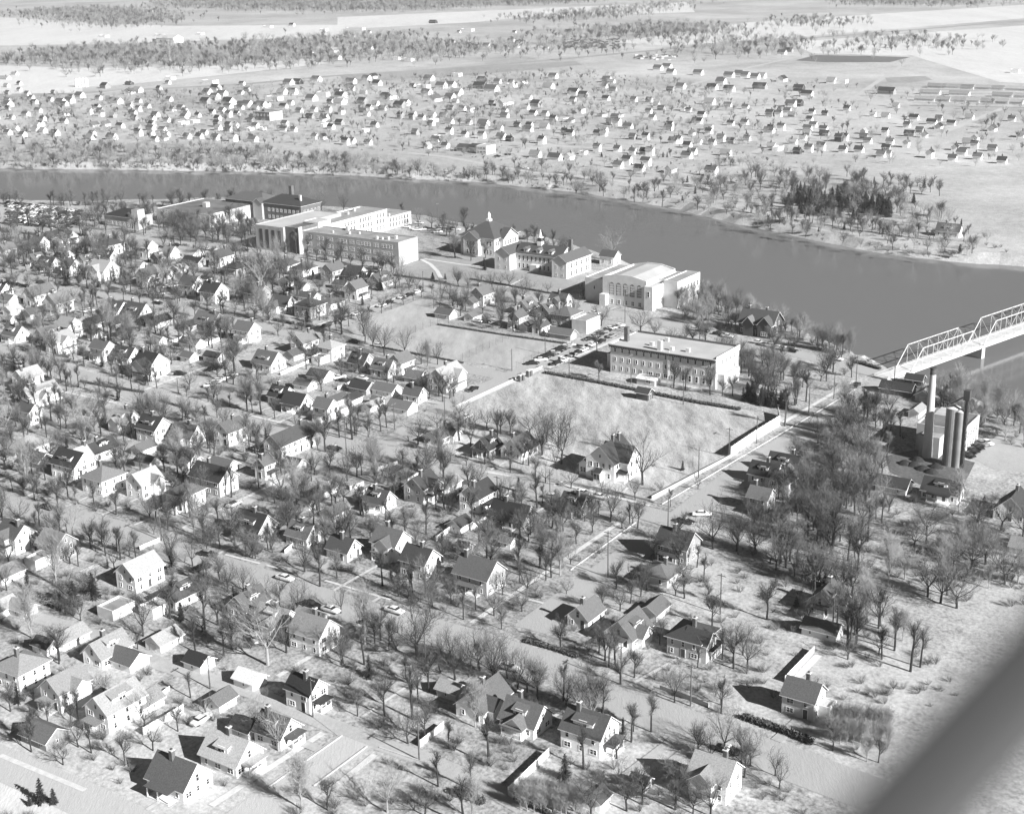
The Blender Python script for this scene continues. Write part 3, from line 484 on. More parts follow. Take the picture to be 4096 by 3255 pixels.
# ------------------------------------------------------------------ far-side houses: only as much detail as they show
FAR = {
'f1': [(50,660),(75,735),(20,810,'A'),(100,805),(235,795),(340,835,'B',10,14),(265,745),(395,760,'B',7,14),(375,645),(430,635),(495,605),(555,705),(625,718,'A'),(600,670),(405,712,'A'),(580,785,'A',10,14),(655,778,'A',9,12),(560,860,'B',10,13),(690,860,'B',11,16),(855,838,'B',8,12),(955,872),(1015,865,'A'),(1155,855,'B',9,11),(1230,855,'B',9,11),(1330,862,'B',10,13),(1440,872,'B',9,10),(1560,875,'B',10,14),(800,668),(855,688),(910,668),(1065,685,'B',9,9),(1140,695),(1150,722),(940,743),(830,740,'G',9,13),(1030,753),(1130,768,'F',10,18),(1200,757,'F',9,15),(1220,722),(1310,702),(1280,583),(1370,593),(1325,612),(1410,645,'B',10,11),(1525,658,'B',8,9),(1610,663),(1460,713),(1410,722),(1450,788),(1340,782,'G'),(1410,792,'G'),(1540,803,'F'),(1620,800,'F'),(1750,808,'B',7,13),(1810,812),(1690,618,'F',9,17),(1780,523),(1835,520,'K'),(1950,503),(1800,578),(1740,583),(1920,622),(1990,592,'F',6,14),(2100,602),(2100,637,'A'),(1935,688),(2025,693),(2105,698),(1990,748,'A'),(2010,780,'F',8,22),(1940,858),(1990,858,'A'),(2130,893),(1050,492,'F'),(640,232,'F',10,18),(985,226,'F',8,20),(1235,216,'F',9,12),(2060,323,'A',9,14),(2080,368),(1910,327,'F'),(1740,350,'G'),(1995,192,'F',8,14),(1650,172,'F',9,20),(1800,162),(940,72,'A'),(1295,515,'F',10,18),(1330,555),(1270,640,'G'),(720,640),(650,545,'G'),(800,580,'A'),(850,570)],
'f2': [(85,515),(220,485,'A'),(180,497),(245,528),(70,553,'A'),(20,605),(15,645),(155,640,'G'),(25,705,'A'),(180,715),(230,785,'B',9,11),(170,813,'F'),(190,893),(90,883),(530,545,'F',8,14),(640,543),(565,498),(735,472,'F'),(700,538),(550,583),(600,625,'A',9,12),(740,583),(695,613),(385,665,'G'),(415,652),(300,608),(340,608,'A'),(520,738),(390,732,'G',9,10),(460,738,'G'),(590,752,'F',9,18),(690,765,'B',9,13),(820,692,'A',9,12),(1030,708),(1015,653,'A'),(1050,643,'A'),(880,545,'K',9,14),(950,565,'B',10,14),(890,508,'K'),(1070,538,'F'),(1140,515,'A'),(1330,483),(1160,675,'B',9,12),(1225,657,'G'),(810,768),(900,775,'B',11,17),(690,828),(785,843),(890,853),(1010,858,'B',10,13),(1060,872,'K'),(610,852,'F'),(665,913,'B',8,10),(555,913,'A'),(1455,583),(1515,600,'G'),(1500,697,'A',10,12),(1440,755,'A'),(1630,718,'H',10,16),(1735,722,'H',9,14),(1330,743),(1420,750,'F',10,18),(1110,785,'G'),(1400,823,'G'),(1435,833),(1600,835,'B',8,9),(1640,838),(1720,773,'B',9,12),(1790,793,'B',9,14),(1940,738),(2040,803,'B',9,13),(1900,863),(2070,883,'B',9,13),(1260,885),(1220,970,'B',10,14),(1340,988,'B',10,16),(1430,983,'A',8,12),(1515,950,'F'),(1600,933),(1725,933),(1820,948),(1890,950,'G',9,10),(1925,955),(1730,1035,'B',8,10),(1785,1013),(1900,1023),(1860,1058),(2050,1063,'A',9,13),(1070,263),(920,292),(370,368,'F'),(440,378,'F',9,14),(800,193,'F',10,24),(2030,423),(2055,458),(2115,548),(1975,433),(1660,507),(1300,548),(110,185,'F',9,40),(590,145,'K',8,16),(1420,205)],
'f3': [(340,478),(400,468),(440,478),(500,488),(540,482),(665,503,'A'),(290,518),(235,553),(340,563),(530,548,'G',8,14),(150,463),(665,337),(710,322,'G'),(220,645),(60,683,'A'),(90,690),(440,673),(770,560,'K'),(820,595),(760,655,'K'),(720,658),(1010,513,'F',9,20),(970,513),(1310,580,'G',9,16),(1065,683),(1225,718),(645,720,'B',8,10),(590,718,'G',9,12),(930,713,'G'),(850,703),(835,748),(145,760,'B',9,16),(350,773),(435,768),(215,823),(110,833,'A'),(25,883),(150,888),(235,893),(290,873),(450,868),(350,883,'G'),(660,803),(595,803,'G'),(795,863),(735,888),(640,925,'F',9,20),(600,915),(760,948,'K'),(905,925,'B',8,11),(830,938),(920,820),(1170,825,'A'),(1300,833),(1015,873,'K',9,10),(1050,868),(1040,938),(1140,940,'B',9,11),(1275,968,'B',8,10),(1310,965),(1330,888),(1430,908,'A'),(1435,785),(1460,723),(1630,795,'A',9,14),(1540,848,'A'),(1820,735,'B',9,12),(2080,748),(1960,808,'A',10,15),(1855,865,'A',9,14),(1850,915),(1730,925,'A'),(1575,973,'A'),(1715,993),(1870,983),(2020,1008,'B',8,10),(2140,845,'A',10,16),(1450,840,'G',9,14),(80,975,'B',9,12),(2100,450,'F')],
}
farl = []
for tn, lst in FAR.items():
    for e in lst:
        x, y = P(tn, e[0], e[1]); farl.append((y, x, e))
farl.sort(reverse=True, key=lambda t: t[0])
n_house = sum(1 for t in ALL if t[4] == 'house'); budget = 298-n_house; stuffw, stuffr = MB(), MB()
for i, (y, x, e) in enumerate(farl):
    rd = random.Random(int(x*3+y)); k = e[2] if len(e) > 2 else 'B'; w_, l_ = (e[3], e[4]) if len(e) > 4 else (rd.uniform(7, 8.5), rd.uniform(8.5, 11))
    wk = 'W'; rk = rd.choice('gggdl'); st = rd.choice((1.5, 1.5, 2)) if l_ < 13 else 1.5
    if k == 'G': wk, k, rk = 'G', 'B', 'd'
    if k == 'K': wk, k, rk = 'K', 'B', 'd'
    if k == 'F': st = 1; rk = 'l'
    if k == 'H': st = 1; wk = 'L'
    if i < budget:
        house(x, y, k, w_, l_, st, wk, rk, detail=False, name='house')
        if y > 420:
            rt_ = C.objects[-1] if False else None
    else:
        X, Y = (l_, w_) if k != 'A' else (w_, l_); ze = 3.2; p = G(x, y)
        wb, rb = flat_parts(X, Y, 4, 'w'+wk, 'flatl') if k == 'F' else gable_parts(X, Y, ze, w_*.4, 'A' if k == 'A' else 'B', 'w'+wk, 'r'+rk)
        for src, dst in ((wb, stuffw), (rb, stuffw)):
            n = len(dst.v); dst.v += [tuple(p+AV*v[1]+BV*v[0]+Vector((0, 0, v[2]))) for v in src.v]; dst.f += [tuple(q+n for q in f) for f in src.f]; dst.m += [dst.mi(src.mats[q]) for q in src.m]
for (x0_, y0_, x1_, y1_, n_) in ((0, 400, 1350, 560, 75), (1350, 330, 2700, 560, 60), (0, 330, 1350, 400, 14), (2700, 400, 4000, 640, 34), (1400, 120, 2300, 230, 14)):
    rq = random.Random(n_)
    for _ in range(n_):
        p = G(rq.uniform(x0_, x1_), rq.uniform(y0_, y1_)); q_ = (round(p.dot(AV)/26)*26+rq.uniform(-3, 3), p.dot(BV)); p = AB(*q_)
        if any((c_-p.xy).length < 10 for c_, *_ in BLD): continue
        BLD.append((p.xy, 5, p, 5, 5)); w_, l_ = rq.uniform(4, 5.5), rq.uniform(5, 8); wb, rb = gable_parts(l_, w_, 2.6, w_*.45, 'B', 'w'+rq.choice('WWWLG'), 'r'+rq.choice('lggd'))
        for src in (wb, rb):
            n = len(stuffw.v); stuffw.v += [tuple(p+AV*v[1]+BV*v[0]+Vector((0, 0, v[2]))) for v in src.v]; stuffw.f += [tuple(q+n for q in f) for f in src.f]; stuffw.m += [stuffw.mi(src.mats[q]) for q in src.m]
o = stuffw.obj('distant_houses'); o['kind'] = 'stuff'; o['label'] = 'tiny pale houses and sheds scattered over the far valley'

# ------------------------------------------------------------------ large buildings, in street-grid metres (a away from us, b along)
def block(root, name, b0, b1, a0, a1, h, wk, rk, o, par=.6, z0=-.2):
    wb, rb = flat_parts(b1-b0, a1-a0, h, wk, rk, z0=z0, x0=(b0+b1)/2-o[1], y0=(a0+a1)/2-o[0], par=par)
    wb.obj(name+'_wall' if name else 'wall', root); rb.obj(name+'_roof' if name else 'roof', root)
    BLD.append((AB((a0+a1)/2, (b0+b1)/2).xy, max(b1-b0, a1-a0)*.5, AB((a0+a1)/2, (b0+b1)/2), (b1-b0)/2+1.5, (a1-a0)/2+1.5))
def wins(root, o, face, fixed, u0, u1, z, n, key, name='window'):
    """n windows on a face: -y face at a=fixed with u=b, +x face at b=fixed with u=a"""
    for i in range(n):
        u = u0+(u1-u0)*(i+.5)/n; w_ = link(name, WIN[key], root)
        if face == '-y': w_.location = (u-o[1], fixed-o[0], z)
        else: w_.location = (fixed-o[1], u-o[0], z); w_.rotation_euler = (0, 0, R(90))
def boxpart(root, name, b0, b1, a0, a1, z0, z1, k, o, top=None):
    mb = MB(); mb.box(b0-o[1], b1-o[1], a0-o[0], a1-o[0], z0, z1, k, top); return mb.obj(name, root)
def big(name, cat, label, a, b_): return thing(name, cat, '', AB(a, b_), ROTG, fixed=label)

# long flat-roofed school
o = (540, -460); r = big('school_building', 'school', 'long flat-roofed school with rows of windows and a blank sunlit end wall', *o)
block(r, 'main', -485, -422.5, 534, 549.5, 11.8, 'brick', 'flat', o); block(r, 'entrance', -494.5, -485, 532.5, 546, 13.4, 'brickd', 'flatd', o)
block(r, 'auditorium', -514, -494.6, 531, 577, 13, 'brick', 'flatl', o, .4); block(r, 'stair', -494, -484, 546.1, 556, 14, 'brickl', 'flatl', o, .3)
block(r, 'rear_wing', -503, -484, 556.1, 603, 11.8, 'brickl', 'flat', o); block(r, 'low_wing', -502, -484.5, 603.1, 625, 7, 'brickl', 'flat', o, .9)
block(r, 'link', -494.5, -484.1, 549.6, 556, 11, 'brickl', 'flatl', o, .3)
for z in (1.2, 4.7, 8.2):
    for (u0, u1, n) in ((-482.5, -478, 2), (-475, -470, 2), (-468, -464, 2), (-461, -455, 3), (-453.5, -450.5, 2), (-449, -440, 5), (-438.5, -435, 2), (-433.5, -426, 4)):
        wins(r, o, '-y', 534, u0, u1, z, n, (1.5, 1.9, 2))
for z in (1.5, 5, 8.3):
    wins(r, o, '+x', -484, 566, 576, z, 4, (1.2, 2.2, 1)); wins(r, o, '+x', -484, 579, 590, z, 5, (1.2, 2.2, 1)); wins(r, o, '+x', -484, 593, 601, z, 3, (1.2, 2.2, 1))
for z in (1.2, 4): wins(r, o, '+x', -484.5, 605, 623, z, 7, (1.2, 2.2, 1))
for i in range(4): boxpart(r, 'window_strip', -511+i*4.2, -509+i*4.2, 530.88, 531.2, 1.2, 11, 'wK', o)
for i, (bb, aa, s) in enumerate(((-459, 541, 1.), (-455, 544, .8), (-439, 538, 1.1), (-436, 538.5, .9), (-433, 539.5, 1.1), (-431, 543, 1.3), (-469, 540, .8), (-496, 570, 1.2), (-495, 583, 1.), (-492, 562, .9), (-498, 592, 1.3), (-490, 612, 1.))):
    boxpart(r, 'roof_vent', bb-s/2, bb+s/2, aa-s/2, aa+s/2, 6. if aa > 603 else 11.1, (6. if aa > 603 else 11.1)+s*1.3, 'stone', o)
boxpart(r, 'chimney', -467, -465.4, 547.5, 549, 11, 13.2, 'brickl', o); boxpart(r, 'entrance_panel', -484.98, -484.4, 531.5, 534, 0, 13.8, 'stone', o); boxpart(r, 'end_panel', -422.6, -422.38, 539, 540.2, 0, 11, 'stone', o)
# old brick school behind it, two hipped roofs
o = (600, -570); r = big('brick_school', 'school', 'old dark brick school with hipped slate roofs behind the long flat-roofed school', *o)
wb, rb = hip_parts(30, 16, 9, 4, 'brickd', 'rg', x0=-16, y0=6); wb.obj('wall', r); rb.obj('roof', r)
wb, rb = hip_parts(30, 17, 9.5, 4.5, 'brickd', 'rd', x0=15, y0=4); wb.obj('east_wall', r); rb.obj('east_roof', r)
wb, rb = gable_parts(7, 4, 9.3, 2.6, 'A', 'brick', 'rg', x0=-2, y0=-4); wb.obj('gable_wall', r); rb.obj('gable_roof', r)
for z in (1.2, 5.2):
    wins(r, o, '-y', 598, -600, -576, z, 9, (1.5, 1.9, 2)); wins(r, o, '-y', 595.5, -566, -541, z, 8, (1.5, 1.9, 2)); wins(r, o, '+x', -540, 597, 612, z, 5, (1.5, 1.9, 2))
boxpart(r, 'chimney', -556, -554, 604, 606, 10, 19, 'brickd', o); boxpart(r, 'chimney', -545, -543.8, 600, 601, 10, 15, 'stone', o); BLD.append((AB(604, -570).xy, 30, AB(604, -570), 31, 12))
p = G(1150, 905)
# flat-roofed hall by the river
pc = G(850, 905); oc = (pc.dot(AV)+8, pc.dot(BV)-18); r = thing('flat_roofed_hall', 'hall', '', AB(*oc), ROTG, fixed='wide dark flat-roofed hall with one white roof box beside the river')
block(r, '', oc[1]-22, oc[1]+20, oc[0]-12, oc[0]+26, 7.5, 'brickl', 'flatd', oc, .35); boxpart(r, 'roof_box', oc[1]-2, oc[1]+1, oc[0]+5, oc[0]+8, 7, 9.8, 'stone', oc)
wins(r, oc, '+x', oc[1]+20, oc[0]-10, oc[0]+2, 4.2, 5, (1.2, 2.2, 1)); wins(r, oc, '-y', oc[0]-12, oc[1]-20, oc[1]+18, 4.2, 10, (1.5, 1.9, 2))
# tower building in the trees
pc = G(520, 905); oc = (pc.dot(AV), pc.dot(BV)); r = thing('hall_with_tower', 'hall', '', AB(*oc), ROTG, fixed='brick hall with a square stone tower half hidden by trees near the parking lot')
wb, rb = hip_parts(22, 16, 6, 3.5, 'brick', 'rd', x0=-4, y0=3); wb.obj('wall', r); rb.obj('roof', r); BLD.append((pc.xy, 14, pc, 15, 11))
mb = MB(); mb.box(8, 13, -5, 0, -.2, 11, 'brickl', 'flat'); mb.obj('tower', r); wins(r, oc, '-y', oc[0]-5, oc[1]-14, oc[1]+6, 1.2, 6, (1.5, 1.9, 2))
# old main with hipped roof and cupola
o = (585, -403.75); r = big('hip_roofed_school', 'school', 'square school with steep hipped roof, front gables and a small white cupola', *o)
wb, rb = hip_parts(20.5, 22, 8.9, 6.6, 'brickl', 'rg', ov=1.1, deck=.08); wb.obj('wall', r); rb.obj('roof', r); BLD.append((AB(585, -403).xy, 17, AB(585, -403), 14, 15))
wb, rb = gable_parts(9, 3, 8.9, 3.2, 'A', 'brickl', 'rg', x0=-2.2, y0=-12.2, ov=.8); wb.obj('front_gable_wall', r); rb.obj('front_gable_roof', r)
wb, rb = gable_parts(3, 12.5, 8.9, 4., 'B', 'brickl', 'rg', x0=11., y0=.3, ov=.9); wb.obj('end_gable_wall', r); rb.obj('end_gable_roof', r)
mb = MB(); mb.box(-1.1, 1.1, -1.1, 1.1, 15., 16.6, 'trim'); mb.tube((0, 0, 16.6), (0, 0, 18.6), .85, .8, 'trim', 8); mb.tube((0, 0, 18.6), (0, 0, 20.), 1., .15, 'stone', 8); mb.tube((0, 0, 20.), (0, 0, 21.4), .08, .04, 'darksteel', 5); mb.obj('cupola', r)
for z in (1, 5.2):
    wins(r, o, '-y', 574, -413.2, -411, z, 1, (1.5, 1.9, 2)); wins(r, o, '-y', 571.3, -409, -403, z, 3, (1.2, 2.2, 1)); wins(r, o, '-y', 574, -400.5, -394.5, z, 3, (1.2, 2.2, 1)); wins(r, o, '+x', -391.25, 580, 591, z, 5, (1.2, 2.2, 1)); wins(r, o, '+x', -393.5, 575, 578.6, z, 2, (1.2, 2.2, 1)); wins(r, o, '+x', -393.5, 592, 595.5, z, 2, (1.2, 2.2, 1))
# three-pavilion school with dormers and belfry
o = (560, -359); r = big('dormered_school', 'school', 'wide gabled school with three dormers, a pointed belfry and two forward wings', *o)
wb, rb = gable_parts(25, 12, 8, 3.8, 'B', 'brickl', 'rg', x0=2.2, y0=3, ov=.6); wb.obj('centre_wall', r); rb.obj('centre_roof', r)
wb, rb = gable_parts(8.7, 16.5, 8, 3, 'A', 'brickl', 'rg', x0=-14.65, y0=-.25, ov=.6); wb.obj('left_wing_wall', r); rb.obj('left_wing_roof', r)
wb, rb = gable_parts(8, 22.5, 8, 2.8, 'A', 'brickl', 'rg', x0=18.7, y0=.75, ov=.6); wb.obj('right_wing_wall', r); rb.obj('right_wing_roof', r); BLD.append((AB(560, -359).xy, 24, AB(561, -358), 23, 14))
for z in (.9, 4.6):
    wins(r, o, '-y', 557, -368.5, -345, z, 10, (1.2, 2.2, 1)); wins(r, o, '-y', 551.5, -377.3, -370, z, 2, (.9, 1.5, 1)); wins(r, o, '-y', 549.5, -343.6, -337, z, 2, (.9, 1.5, 1)); wins(r, o, '+x', -336.3, 550.5, 571, z, 9, (1.2, 2.2, 1))
for bb in (-364, -357, -350.2):
    wb, rb = gable_parts(2.4, 3.2, 10., .9, 'A', 'trim', 'rg', x0=bb+359, y0=-.6, ov=.3, z0=8.3); d = wb.obj('dormer', r); rb.obj('dormer_roof', d); q = link('window', WIN[(.9, 1.5, 1)], d, (bb+359, -2.22, 8.6)); q.scale = (1, 1, .85)
mb = MB(); mb.box(-1.2, 1.2, 1.8, 4.2, 10.5, 13.2, 'trim'); mb.box(-.9, .9, 2.1, 3.9, 13.2, 15, 'wK'); mb.box(-1.1, 1.1, 1.9, 4.1, 15, 15.3, 'trim'); mb.tube((0, 3, 15.3), (0, 3, 19), .95, .05, 'trim', 8); mb.obj('belfry', r)
boxpart(r, 'chimney', -344, -342.4, 564, 565.6, 10, 15.5, 'brickd', o); boxpart(r, 'porch', -360, -356, 554.6, 556.9, 0, 3.4, 'stone', o)
r = big('small_workshop', 'workshop', 'small white gabled workshop at the river end of the dormered school', 588, -335); wb, rb = gable_parts(8, 6.5, 4.2, 2.4, 'B', 'wW', 'rg'); wb.obj('wall', r); rb.obj('roof', r); BLD.append((AB(588, -335).xy, 7, AB(588, -335), 6, 6)); on_face(r, DOOR, 'door', '+x', 0, 0, 8, 6.5); on_face(r, WIN[(.9, 1.5, 1)], 'window', '-y', -2, 1, 8, 6.5); on_face(r, WIN[(.9, 1.5, 1)], 'window', '-y', 2, 1, 8, 6.5)
# gymnasium
o = (528, -288); r = big('gymnasium', 'gymnasium', 'pale brick gymnasium with five tall arched windows and a low arched roof', *o)
wb, rb = MB(), MB()
x0, x1, y0, y1 = -298.5-o[1], -277.5-o[1], 517.5-o[0], 545-o[0]; ze, zp = 12.3, 13.7
for ya in (y0, y0+.4, y1-.4, y1):
    pts = [(x0, ya, -.2), (x1, ya, -.2), (x1, ya, ze), (x1-7, ya, zp), (x0+7, ya, zp), (x0, ya, ze)]; wb.face(pts, 'brickl')
for ya in (y0, y1-.4):
    for a, b_ in (((x1, ze), (x1-7, zp)), ((x1-7, zp), (x0+7, zp)), ((x0+7, zp), (x0, ze))): wb.face([(a[0], ya, a[1]), (b_[0], ya, b_[1]), (b_[0], ya+.4, b_[1]), (a[0], ya+.4, a[1])], 'stone')
wb.box(x0, x0+.4, y0+.4, y1-.4, -.2, ze, 'brickl', 'stone'); wb.box(x1-.4, x1, y0+.4, y1-.4, -.2, ze, 'brickl', 'stone'); wb.obj('hall_wall', r)
for a, b_ in (((x1-.4, ze-.8), (x1-7, zp-.6)), ((x1-7, zp-.6), (x0+7, zp-.6)), ((x0+7, zp-.6), (x0+.4, ze-.8))): rb.face([(a[0], y0+.4, a[1]), (a[0], y1-.4, a[1]), (b_[0], y1-.4, b_[1]), (b_[0], y0+.4, b_[1])], 'flatl')
rb.obj('hall_roof', r); BLD.append((AB(530, -287).xy, 24, AB(531, -287), 23, 17))
block(r, 'left_wing', -308.5, -298.6, 519.5, 548, 10.4, 'brickl', 'flat', o, .4); block(r, 'front_wing', -277.4, -273.4, 516, 529, 10.4, 'brickl', 'flatl', o, .4); block(r, 'right_wing', -273.3, -266.6, 525.6, 547, 11.6, 'brickl', 'flat', o, .4); block(r, 'inner_wing', -277.4, -273.4, 529.1, 545, 11.2, 'brickl', 'flat', o, .4)
boxpart(r, 'entrance_block', -298.4, -295.5, 514.5, 517.4, 0, 5, 'brickl', o)
def arch_window():
    mb = MB(); pts = [(-1.1, 0), (1.1, 0), (1.1, 4.4)]+[(1.1*math.cos(t*math.pi/8), 4.4+1.1*math.sin(t*math.pi/8)) for t in range(1, 8)]+[(-1.1, 4.4)]
    mb.face([(x, -.02, z) for x, z in pts], 'glass'); big_ = [(x*1.16, z*1.03) for x, z in pts]
    for i in range(len(pts)):
        j = (i+1) % len(pts); mb.face([(pts[i][0], -.08, pts[i][1]), (pts[j][0], -.08, pts[j][1]), (big_[j][0], -.08, big_[j][1]), (big_[i][0], -.08, big_[i][1])], 'stone')
    for x in (-.55, 0, .55): mb.box(x-.05, x+.05, -.07, 0, 0, 5, 'trim')
    for z in (1.1, 2.2, 3.3, 4.4): mb.box(-1.05, 1.05, -.06, 0, z-.05, z+.05, 'trim')
    return mb.mesh('arched_window')
AW = arch_window()
for i in range(5): q = link('arched_window', AW, r, (-294.9+i*3.35-o[1]+.9, 517.5-o[0]-.01, 4.6))
wins(r, o, '-y', 517.48, -295.5, -278.5, .8, 5, (1.5, 1.9, 2)); wins(r, o, '+x', -266.58, 528, 546, 2, 6, (1.2, 2.2, 1)); wins(r, o, '+x', -266.58, 528, 546, 6.4, 6, (1.2, 2.2, 1)); wins(r, o, '-y', 515.98, -276.4, -274.4, 6, 1, (1.2, 2.2, 1)); wins(r, o, '-y', 519.48, -305.5, -302, 5.5, 1, (.9, 1.5, 1))
# dormitory
o = (440, -224); r = big('dormitory', 'dormitory', 'three-storey pale dormitory with dark eaves, string course and tall chimneys beside the playing field', *o)
wb, rb = flat_parts(42, 19, 10.8, 'brickl', 'flatl', x0=0, y0=0, par=.2); wb.obj('wall', r); rb.obj('roof', r); BLD.append((AB(440, -224).xy, 24, AB(440, -224), 24, 11.5))
mb = MB(); mb.box(-21.5, 21, -10.15, -9.52, 10, 10.55, 'wK'); mb.box(-21.6, 21.05, -10.4, -9.52, 10.56, 10.86, 'flatl')
for i in range(60): x = -21.2+i*.71; mb.box(x-.13, x+.13, -9.85, -9.51, 9.5, 10., 'wK')
mb.obj('eaves', r); mb = MB(); mb.box(-21.03, 21.03, -9.6, -9.51, 7.3, 7.5, 'stone'); mb.box(2.2, 2.9, -9.75, -9.51, 2, 11.2, 'stone'); mb.obj('string_course', r)
mb = MB(); mb.box(21.01, 21.3, -9.5, 9.5, 9.8, 11.6, 'wW', 'wW'); mb.obj('end_parapet', r)
for z, key in ((8.0, (.9, 1.5, 1)), (4.6, (.9, 1.5, 1))): wins(r, o, '-y', 430.48, -244.5, -203.5, z, 14, key)
wins(r, o, '-y', 430.48, -244.5, -231, 1.3, 5, (.9, 1.5, 1)); wins(r, o, '-y', 430.48, -230, -218, 1.2, 4, (1.8, 1.4, 2)); wins(r, o, '-y', 430.48, -217, -203.5, 1.3, 5, (1.2, 2.2, 1))
for z in (4.6, 8): wins(r, o, '+x', -202.97, 434, 447, z, 4, (.9, 1.5, 1))
block(r, 'annex', -202.9, -200.3, 432, 444.5, 5.2, 'brickl', 'flatl', o, .3); boxpart(r, 'porch', -249, -245.1, 435, 442, 0, 5.5, 'brickl', o, 'flatd')
boxpart(r, 'chimney', -242.5, -241, 436, 437.5, 10, 16, 'chim', o); boxpart(r, 'chimney', -226.5, -225, 431.5, 433, 10, 14.2, 'brickl', o)
for bb, aa in ((-231, 436), (-222, 434), (-216, 435), (-229, 444)): boxpart(r, 'roof_box', bb-.7, bb+.7, aa-.6, aa+.6, 10.4, 12, 'stone', o)
mb = MB(); mb.box(-20, 20, 9.2, 9.5, 10.7, 11.4, 'chim'); mb.obj('rear_parapet', r)
mb = MB(); mb.box(-5, 18, -14.5, -14.2, 0, .9, 'wW'); mb.obj('terrace_wall', r)
# cabin and shed by the dormitory
pc = AB(425, -226.2); r = thing('curved_roof_cabin', 'cabin', '', pc, ROTG, fixed='low grey cabin with a curved pale roof just in front of the dormitory')
wb = MB(); wb.box(-3.6, 3.6, -2.4, 2.4, -.1, 2.3, 'wL'); wb.face([(3.6, -2.4, 2.3), (3.6, 2.4, 2.3), (3.6, 1.2, 2.9), (3.6, -1.2, 2.9)], 'wW'); wb.obj('wall', r); rb = MB(); pr = [(-2.7, 2.15), (-1.3, 2.9), (0, 3.15), (1.3, 2.9), (2.7, 2.15)]
for i in range(4): rb.face([(-3.9, pr[i][0], pr[i][1]), (3.9, pr[i][0], pr[i][1]), (3.9, pr[i+1][0], pr[i+1][1]), (-3.9, pr[i+1][0], pr[i+1][1])], 'rw'); rb.face([(-3.9, pr[i][0], pr[i][1]-.12), (3.9, pr[i][0], pr[i][1]-.12), (3.9, pr[i][0], pr[i][1]), (-3.9, pr[i][0], pr[i][1])], 'rw')
rb.obj('roof', r); on_face(r, WIN[(1.8, 1.4, 2)], 'window', '-y', 1, .9, 7.2, 4.8); on_face(r, DOOR, 'door', '+x', -1, 0, 7.2, 4.8); BLD.append((pc.xy, 5, pc, 5, 4))
pc = AB(409, -219.3); r = thing('field_shed', 'shed', '', pc, ROTG, fixed='lone dark shed standing on the edge of the playing field'); wb, rb = gable_parts(4.6, 3.9, 2.6, 1.3, 'B', 'wK', 'rd'); wb.obj('wall', r); rb.obj('roof', r); on_face(r, DOOR, 'door', '+x', 0, 0, 4.6, 3.9)
# Tudor house by the river
o = (507, -220); r = big('timbered_house', 'house', 'dark half-timbered house with white-edged gables and pale roof on the river bank', *o)
wb, rb = gable_parts(14, 10, 5.2, 4.2, 'B', 'wK', 'rg', ov=.8); wb.obj('wall', r); rb.obj('roof', r); BLD.append((AB(507, -220).xy, 9, AB(505, -220), 8.5, 9)); BLD.append((AB(494, -220).xy, 9, AB(488, -219), 13, 13))
for bb, aa, ww in ((-222.5, 501.2, 4.2), (-215.5, 501, 5.5)):
    wb, rb = gable_parts(ww, 3.4, 5.4, ww*.55, 'A', 'wK', 'rg', x0=bb-o[1], y0=aa-o[0]+.6, ov=.5); wb.obj('gable_wall', r); rb.obj('gable_roof', r)
wins(r, o, '-y', 501.98, -227, -221, 1, 3, (.9, 1.5, 1)); wins(r, o, '-y', 501.98, -226.5, -218, 3.7, 4, (.9, 1.5, 1)); wins(r, o, '-y', 499.88, -217, -214, 1, 1, (2.6, 1.5, 3)); wins(r, o, '+x', -212.97, 503, 511, 1, 3, (.9, 1.5, 1)); wins(r, o, '+x', -212.97, 504, 510, 4, 2, (.9, 1.5, 1))
link('door', DOOR, r, (-.5, -5.02, .1)); link('chimney', CHIM, r, (2, 1, 8.8)); link('chimney', CHIM, r, (-5, 0, 9))
# white corner house
o = (340, -193); r = big('corner_house', 'house', 'large white farmhouse with black cross-gabled roof at the corner of the playing field', *o)
wb, rb = gable_parts(9.5, 12, 6, 4.4, 'A', 'trim', 'rd', x0=-.8, y0=.6, ov=.6); wb.obj('wall', r); rb.obj('roof', r); BLD.append((AB(340, -193).xy, 9, AB(340, -193), 8, 8))
wb, rb = gable_parts(9, 7.2, 6, 3.7, 'B', 'trim', 'rd', x0=2.2, y0=1.2, ov=.6); wb.obj('wing_wall', r); rb.obj('wing_roof', r)
wb, rb = gable_parts(3.6, 6.5, 3.4, 1.4, 'A', 'trim', 'rd', x0=-6.8, y0=-1, ov=.4); wb.obj('side_room_wall', r); rb.obj('side_room_roof', r)
for f, z in ((0, 1.), (1, 3.9)): wins(r, o, '-y', 334.58, -197.8, -189.5, z, 4 if f else 3, (.9, 1.5, 1)); wins(r, o, '+x', -186.28, 338.5, 344.2, z, 2, (.9, 1.5, 1)); wins(r, o, '+x', -189.03, 335.2, 337.4, z, 1, (.9, 1.5, 1))
wins(r, o, '-y', 334.58, -194.8, -192.8, 7, 1, (.7, .9, 1)); wins(r, o, '-y', 335.73, -201.2, -198.2, 1., 3, (.9, 1.5, 1))
mb = MB(); mb.box(-1.9, .3, -7.4, -5.5, .0, 2.9, 'wW', 'wW'); mb.face([(-2.2, -7.7, 2.9), (.6, -7.7, 2.9), (.3, -5.5, 3.8), (-1.9, -5.5, 3.8)], 'rd'); mb.box(-1.7, -.9, -7.46, -7.41, .8, 2.4, 'glass'); mb.box(-.7, .1, -7.46, -7.41, .8, 2.4, 'glass'); mb.obj('entrance_bay', r)
mb = MB(); mb.box(4., 6.8, -4.6, -2.5, .0, .5, 'wW'); mb.face([(3.9, -4.8, 2.8), (7., -4.8, 2.6), (7., -2.4, 2.9), (3.9, -2.4, 3.4)], 'rd'); mb.box(6.6, 6.8, -4.6, -4.4, .5, 2.7, 'trim'); mb.obj('side_porch', r)
